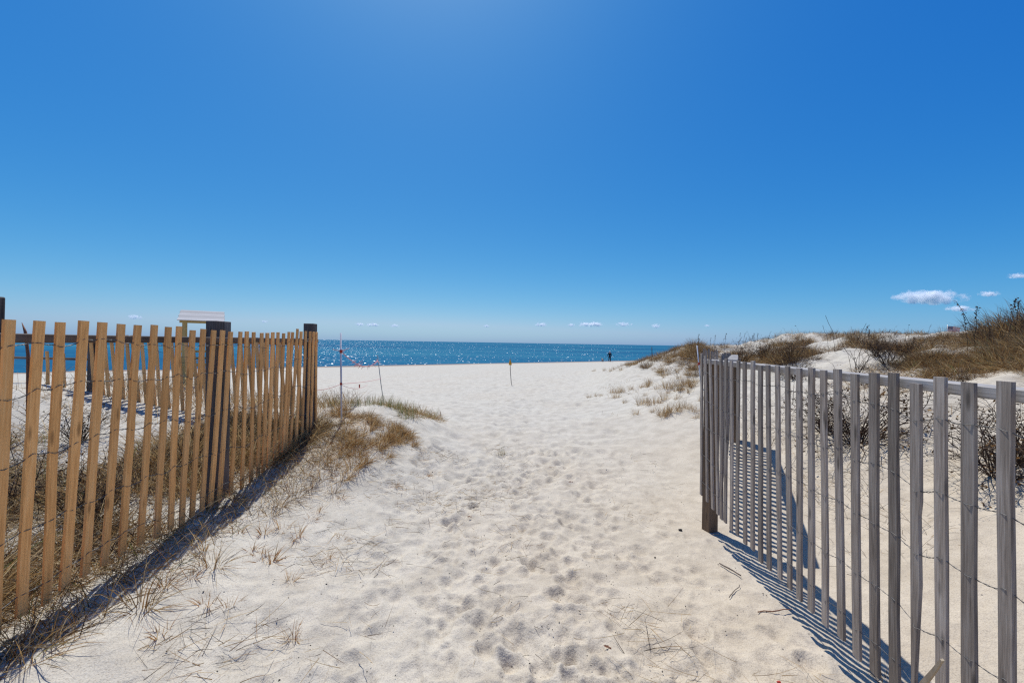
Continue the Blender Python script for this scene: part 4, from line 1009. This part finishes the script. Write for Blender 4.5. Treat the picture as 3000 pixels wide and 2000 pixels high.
# whitish stake with red tape behind the corner, dark stake on the dune shoulder
s0 = at(2056, 1130, 8.2); s0.z = g1(s0.x, s0.y) - .1; s1 = at(2042, 1012, 8.2)
st = empty('string_stake', (s0.x, s0.y, s0.z + .1), 'pale leaning stake with red tape, left of the grey corner slats', 'stake')
mb = MB(); mb.ring_tube([s0, s1], .012, 6); mb.build('stake', M['pvc'], st, True)
c = at(2048, 1064, 8.2); mb = MB(); mb.ring_tube([c - Vector((.002, 0, .03)), c + Vector((-.002, 0, .02))], .02, 7)
for k in range(5): mb.ring_tube([c, c + Vector((random.gauss(-.03, .03), random.gauss(0, .02), random.gauss(-.03, .03)))], .005, 4)
mb.build('tape_band', M['red'], st)
d0 = hit(1911, 1052); d1 = at(1909.5, 1016, d0.y)
tube_thing('dark_stake', [d0 - Vector((0, 0, .1)), d1], .016, M['rust_rod'], 'short dark stake on the far shoulder of the dune against the sea', 'stake')
# reddish stem above the tan fence at the far left
tube_thing('dead_plant', [Vector((at(84, 1090, 3.6).x, 3.6, g1(at(84, 1090, 3.6).x, 3.6))), at(82, 1040, 3.6), at(74, 972, 3.6), at(64, 945, 3.6)], [.012, .012, .011, .002], M['leaf'], 'pointed reddish stem poking up behind the rail between the first two slats', 'dead plant', 5)

# ------------------------------------------------------------------ flag on its pole
def flag():
    Yf = 38.0; top = at(2776, 951, Yf); gx = g1(top.x, Yf)
    tube_thing('flagpole', [Vector((top.x, Yf, gx)), top], .03, M['steel'], 'slim flagpole rising behind the dune crest', 'flagpole')
    L = at(2813, 960, Yf).x - top.x; Hh = (at(2776, 956, Yf).z - at(2776, 974.5, Yf).z)
    x0, z0 = top.x + .035, at(2776, 956, Yf).z
    fl = empty('flag', (x0, Yf, z0), 'red, white and blue striped flag flying behind the dune crest', 'flag')
    def P(s, t): return Vector((s * L, .07 * math.sin(s * 7 + t) * s, -t * Hh - .06 * s * Hh + .03 * math.sin(s * 6)))
    for k in range(13):
        mb = MB(); s0 = .4 if k < 7 else 0.0; n = 10
        for i in range(n):
            a, b = s0 + (1 - s0) * i / n, s0 + (1 - s0) * (i + 1) / n
            mb.face(P(a, k / 13), P(b, k / 13), P(b, (k + 1) / 13), P(a, (k + 1) / 13))
        mb.build('stripe', M['flag_red'] if k % 2 == 0 else M['flag_white'], fl, True, local=False)
    mb = MB(); n = 5
    for i in range(n): mb.face(P(.4 * i / n, 0), P(.4 * (i + 1) / n, 0), P(.4 * (i + 1) / n, 7 / 13), P(.4 * i / n, 7 / 13))
    cn = mb.build('canton', M['flag_blue'], fl, True, local=False)
    mb = MB()
    for row in range(9):
        for col in range(6 if row % 2 == 0 else 5):
            s = .4 * ((col + .5 + (0 if row % 2 == 0 else .5)) / 6); t = 7 / 13 * (row + .7) / 9.4
            for dy in (-.004, .004):
                c = P(s, t) + Vector((0, dy, 0)); rr = .018; b = len(mb.V); mb.V.append(c)
                for q in range(10):
                    ra = rr if q % 2 == 0 else rr * .4; an = math.pi / 2 + q * math.pi / 5; mb.V.append(c + Vector((ra * math.cos(an), 0, ra * math.sin(an))))
                for q in range(10): mb.F3.append((b, b + 1 + q, b + 1 + (q + 1) % 10))
    o = mb.build('stars', M['flag_white'], cn, False, local=False); o['kind'] = 'stuff'
flag()

# ------------------------------------------------------------------ person and dog at the water's edge
def skin_mesh(name, joints, bones, mat, parent, sub=1):
    me = bpy.data.meshes.new(name); me.from_pydata([j[0] for j in joints], bones, []); o = link(name, me, mat, parent)
    sk = o.modifiers.new('skin', 'SKIN'); sk.use_smooth_shade = True
    for v, j in zip(me.skin_vertices[0].data, joints): v.radius = j[1] if isinstance(j[1], tuple) else (j[1], j[1])
    me.skin_vertices[0].data[0].use_root = True
    ss = o.modifiers.new('sub', 'SUBSURF'); ss.levels = sub; ss.render_levels = sub
    return o
def person():
    Yp = 69.0; f = at(1786, 1058, Yp); z = g1(f.x, Yp)
    root = empty('person', (f.x, Yp, z), 'person in dark clothes and pale cap walking a dog by the water', 'person')
    J = [((0, 0, .95), (.14, .10)), ((0, 0, 1.15), (.14, .10)), ((0, -.01, 1.38), (.17, .11)), ((0, -.02, 1.50), .055), ((0, -.03, 1.58), .085), ((0, -.02, 1.68), .09),
         ((-.10, 0, .90), .09), ((-.11, .06, .50), .065), ((-.11, .02, .08), .045), ((-.11, .16, .03), .04),
         ((.10, 0, .90), .09), ((.11, -.03, .50), .065), ((.11, -.12, .08), .045), ((.11, .02, .03), .04),
         ((-.19, -.01, 1.40), .06), ((-.28, .02, 1.14), .048), ((-.37, .10, .93), .035), ((-.40, .13, .84), .035),
         ((.19, -.01, 1.40), .06), ((.24, -.03, 1.12), .048), ((.23, .06, .90), .035), ((.22, .08, .82), .035)]
    E = [(0, 1), (1, 2), (2, 3), (3, 4), (4, 5), (0, 6), (6, 7), (7, 8), (8, 9), (0, 10), (10, 11), (11, 12), (12, 13), (2, 14), (14, 15), (15, 16), (16, 17), (2, 18), (18, 19), (19, 20), (20, 21)]
    J = [(p, tuple(q * .72 for q in r_) if isinstance(r_, tuple) else r_ * (.72 if k not in (4, 5) else .9)) for k, (p, r_) in enumerate(J)]
    skin_mesh('body', J, E, M['skin'], root)
    g = 1.16
    JJ = [((0, 0, .84), (.165, .12)), ((0, 0, 1.10), (.16, .12)), ((0, -.01, 1.38), (.18, .12)), ((0, -.02, 1.47), .075),
          ((-.20, -.01, 1.39), .08), ((-.29, .02, 1.13), .068), ((-.375, .10, .93), .05), ((.20, -.01, 1.39), .08), ((.25, -.03, 1.11), .068), ((.235, .06, .90), .05)]
    skin_mesh('jacket', JJ, [(0, 1), (1, 2), (2, 3), (2, 4), (4, 5), (5, 6), (2, 7), (7, 8), (8, 9)], M['navy'], root)
    JT = [((0, 0, .92), (.16, .13)), ((-.10, 0, .84), .11), ((-.11, .06, .50), .085), ((-.11, .02, .07), .07), ((.10, 0, .84), .11), ((.11, -.03, .50), .085), ((.11, -.12, .07), .07)]
    skin_mesh('trousers', JT, [(0, 1), (1, 2), (2, 3), (0, 4), (4, 5), (5, 6)], M['trouser'], root)
    skin_mesh('cap', [((0, -.03, 1.64), (.115, .12)), ((0, -.03, 1.74), (.12, .12)), ((0, .09, 1.70), (.07, .03))], [(0, 1), (0, 2)], M['greyhair'], root)
    root.scale = (1.08, 1.08, 1.08)
    # the dog
    dx = at(1767, 1058, Yp).x; zd = g1(dx, Yp + .4)
    dog = empty('dog', (dx, Yp + .4, zd), 'small shaggy grey-brown dog on a lead beside the person', 'dog')
    D = [((0, .10, .36), (.11, .12)), ((0, -.18, .36), (.10, .11)), ((0, .30, .38), (.10, .12)), ((-.02, .42, .50), .075), ((-.04, .50, .57), .085), ((-.06, .62, .53), .045),
         ((-.08, .30, .22), .055), ((-.085, .28, .12), .035), ((-.085, .31, .02), .035), ((.08, .30, .22), .055), ((.085, .34, .12), .035), ((.085, .33, .02), .035),
         ((-.08, -.20, .26), .07), ((-.085, -.28, .15), .038), ((-.085, -.24, .02), .035), ((.08, -.20, .26), .07), ((.085, -.26, .15), .038), ((.085, -.20, .02), .035),
         ((0, -.30, .44), .035), ((.03, -.40, .56), .03), ((-.11, .47, .64), .03), ((.03, .47, .65), .03)]
    DE = [(0, 1), (0, 2), (2, 3), (3, 4), (4, 5), (2, 6), (6, 7), (7, 8), (2, 9), (9, 10), (10, 11), (1, 12), (12, 13), (13, 14), (1, 15), (15, 16), (16, 17), (1, 18), (18, 19), (4, 20), (4, 21)]
    skin_mesh('fur_body', D, DE, M['fur'], dog)
    a = Vector((f.x - .40, Yp + .13, z + .84)); b = Vector((dx - .02, Yp + .4 + .38, zd + .52))
    pts = sag(a, b, .06, 8); mb = MB(); mb.ring_tube([p - a for p in pts], .012, 5); o = mb.build('dog_lead', M['rust_rod'], None, True); o.location = a
    tag(o, 'dark lead running from the person down to the dog', 'lead')
person()

# ------------------------------------------------------------------ small things lying on the sand
def stick(p0, p1, rad, label, name='stick', mat='stick', cat='stick', r=random.Random(4)):
    p0, p1 = Vector(p0), Vector(p1); pts = []
    for i in range(6):
        f = i / 5; q = p0.lerp(p1, f) + Vector((r.gauss(0, .003), r.gauss(0, .003), 0)); pts.append(q)
    tube_thing(name, pts, [rad * (1 - .5 * abs(i / 5 - .4)) for i in range(6)], M[mat], label, cat, 6)
def lying(px, py): p = hit(px, py); p.z += .012; return p
stick(lying(2108, 1655), lying(2171, 1690), .005, 'black stick lying on the sand beside the fence shadow')
stick(lying(2220, 1800), lying(2318, 1791), .0032, 'straight pale brown stick lying at the edge of the slat shadows', mat='leaf')
stick(lying(2135, 1755), lying(2168, 1718), .0026, 'short dark twig among the straws left of the slat shadows')
def lump(px, py, s, label, mat, name, cat):
    p = hit(px, py); bm = bmesh.new(); bmesh.ops.create_icosphere(bm, subdivisions=2, radius=1)
    for v in bm.verts: v.co *= 1 + .5 * float(vnoise(np.array([v.co.x * 2.3 + px]), np.array([v.co.y * 2.3 + v.co.z * 3]))[0]); v.co = Vector((v.co.x * s, v.co.y * s * .7, v.co.z * s * .5))
    me = bpy.data.meshes.new(name); bm.to_mesh(me); bm.free(); o = link(name, me, M[mat]); o.location = p + Vector((0, 0, s * .3)); tag(o, label, cat)
lump(1993, 1553, .018, 'black lump of charcoal left of the corner post', 'charcoal', 'charcoal_lump', 'charcoal')
lump(1994, 1608, .008, 'small black crumb below the charcoal lump', 'charcoal', 'charcoal_lump', 'charcoal')
lump(2282, 1998, .009, 'tiny red scrap at the bottom edge before the slat shadows', 'red', 'scrap', 'scrap')
def leaf(px, py, s, rz, label):
    p = hit(px, py); bm = bmesh.new(); out = [(-1, 0), (-.55, .28), (-.1, .22), (.1, .55), (.35, .2), (1, .12), (.9, -.15), (.3, -.2), (.0, -.5), (-.3, -.2)]
    c = bm.verts.new((0, 0, .12 * s)); vs = [bm.verts.new((x * s, y * s, s * (.35 * abs(y) + .12 * (i % 3)))) for i, (x, y) in enumerate(out)]
    for i in range(len(vs)): bm.faces.new((c, vs[i], vs[(i + 1) % len(vs)]))
    me = bpy.data.meshes.new('leaf'); bm.to_mesh(me); bm.free(); o = link('dead_leaf', me, M['leaf']); o.location = p + Vector((0, 0, .012)); o.rotation_euler = (.15, .1, rz); tag(o, label, 'leaf')
    m = o.modifiers.new('thickness', 'SOLIDIFY'); m.thickness = .0008
leaf(1779, 1903, .02, -.4, 'curled red-brown leaf on the trodden sand in the foreground')
leaf(1672, 1415, .028, .2, 'flat brown leaf among straws in the middle of the path')
leaf(1375, 1518, .022, .1, 'tan leaf on the left half of the path')
# broken slat stub and root clump by the nearest slats
p0 = on_plane(2700, 2010, RA - .03, RB); p1 = on_plane(2760, 1932, RA - .05, RB)
mb = MB(); mb.bar(p0 + (p0 - p1) * .6 - p0, p1 - p0, .024, .010, (0, 1, 0), levels=4, jw=.001, r=random.Random(1), taper=.25); o = mb.build('broken_slat', M['split_wood'], None); o.location = p0
tag(o, 'broken pointed slat leaning at the foot of the grey fence, bottom right', 'wood scrap')
rc = [tuft_mesh(500, 120, .07, .035, [(DARK, .7), (RUST, .3)], 1.0, .004, .3)]
pr_ = hit(2600, 1996); tufts('root_clump', rc, [(pr_.x, pr_.y, pr_.z + .0)], 'dark matted root clump under the grey slats at the bottom edge', 'root clump', None, (1, 1), 3)

# ------------------------------------------------------------------ clouds (volumes far out over the sea)
def cloud_mat():
    m = bpy.data.materials.new('cloud_vapour'); m.use_nodes = True; n = m.node_tree.nodes; l = m.node_tree.links
    n.remove(n["Principled BSDF"])
    tc = N(n, "ShaderNodeTexCoord"); oi = N(n, "ShaderNodeObjectInfo")
    of = N(n, "ShaderNodeVectorMath", operation='SCALE'); of.inputs[0].default_value = (31, 17, 23); l.new(oi.outputs["Random"], of.inputs["Scale"])
    sx = N(n, "ShaderNodeVectorMath", operation='MULTIPLY'); l.new(tc.outputs["Object"], sx.inputs[0]); sx.inputs[1].default_value = (3.2, 1.6, 1.0)
    ad = N(n, "ShaderNodeVectorMath", operation='ADD'); l.new(sx.outputs[0], ad.inputs[0]); l.new(of.outputs[0], ad.inputs[1])
    no = N(n, "ShaderNodeTexNoise", Scale=1.1, Detail=4.0, Roughness=.6); l.new(ad.outputs[0], no.inputs["Vector"])
    ln = N(n, "ShaderNodeVectorMath", operation='LENGTH'); l.new(tc.outputs["Object"], ln.inputs[0])
    a = N(n, "ShaderNodeMath", operation='SUBTRACT'); a.inputs[0].default_value = .62; l.new(ln.outputs["Value"], a.inputs[1])
    b = N(n, "ShaderNodeMath", operation='MULTIPLY_ADD'); l.new(no.outputs[0], b.inputs[0]); b.inputs[1].default_value = 3.2; b.inputs[2].default_value = -1.55
    c = N(n, "ShaderNodeMath", operation='ADD'); l.new(a.outputs[0], c.inputs[0]); l.new(b.outputs[0], c.inputs[1])
    d = N(n, "ShaderNodeMath", operation='MULTIPLY'); l.new(c.outputs[0], d.inputs[0])
    dens = N(n, "ShaderNodeAttribute", attribute_name="density", attribute_type='OBJECT'); l.new(dens.outputs["Fac"], d.inputs[1])
    e = N(n, "ShaderNodeMath", operation='MAXIMUM'); l.new(d.outputs[0], e.inputs[0]); e.inputs[1].default_value = 0
    vs = N(n, "ShaderNodeVolumeScatter"); vs.inputs["Color"].default_value = (1, 1, 1, 1); vs.inputs["Anisotropy"].default_value = .0
    l.new(e.outputs[0], vs.inputs["Density"]); l.new(vs.outputs[0], n["Material Output"].inputs["Volume"])
    return m
M['cloud'] = cloud_mat()
def clouds():
    bm = bmesh.new(); bmesh.ops.create_icosphere(bm, subdivisions=3, radius=1)
    for v in bm.verts:
        if v.co.z < 0: v.co.z *= .75
    me = bpy.data.meshes.new('cloud'); bm.to_mesh(me); bm.free(); me.materials.append(M['cloud'])
    L = [(2620, 2832, 850, 894, 3500, 1.0, 'largest white cloud, hanging above the dune at the right'),
         (2868, 2928, 853, 870, 3500, .6, 'small cloud right of the largest one'),
         (2768, 2856, 896, 914, 3600, .7, 'flat cloud just above the flag'),
         (2950, 3010, 801, 817, 3500, .5, 'thin cloud highest at the right edge of the sky'),
         (372, 420, 922, 936, 6000, .5, 'thin cloud above the tan slats at the far left'),
         (766, 784, 938, 946, 6000, .5, 'tiny faint cloud between the lifeguard stand and the end post'),
         (1040, 1069, 945, 955, 6000, .7, 'left small cloud of a pair low over the sea, right of the white pole'),
         (1070, 1114, 945, 957, 6000, .9, 'right and wider cloud of the pair near the white pole'),
         (1142, 1172, 950, 958, 6000, .6, 'thin cloud right of the pair near the white pole'),
         (1415, 1436, 951, 959, 6000, .7, 'tiny cloud alone over the middle of the sea, left of the amber rod'),
         (1567, 1605, 945, 957, 6000, .9, 'small cloud right of the amber rod'),
         (1663, 1685, 947, 957, 6000, .6, 'tiny cloud touching the left end of the longest sea cloud'),
         (1686, 1776, 942, 958, 6000, 1.0, 'longest of the low clouds over the sea, above the dog'),
         (1799, 1852, 944, 956, 6000, .9, 'flat white cloud above and right of the person'),
         (1906, 1936, 949, 962, 6000, .5, 'faint cloud above the dark stake on the dune shoulder'),
         (2062, 2080, 950, 958, 6000, .5, 'tiny faint cloud above the grey corner slats')]
    for x0, x1, y0, y1, Y, dn, lab in L:
        c = at((x0 + x1) / 2, (y0 + y1) / 2, Y); sx = (x1 - x0) / 2 / FPX * Y * 1.06; sz = (y1 - y0) / 2 / FPX * Y * 1.3
        o = bpy.data.objects.new('cloud', me); C.objects.link(o); o.location = c; o.scale = (sx, sz * 1.6, sz)
        o['density'] = .11 * dn * 60 / sz; tag(o, lab, 'cloud')
clouds()
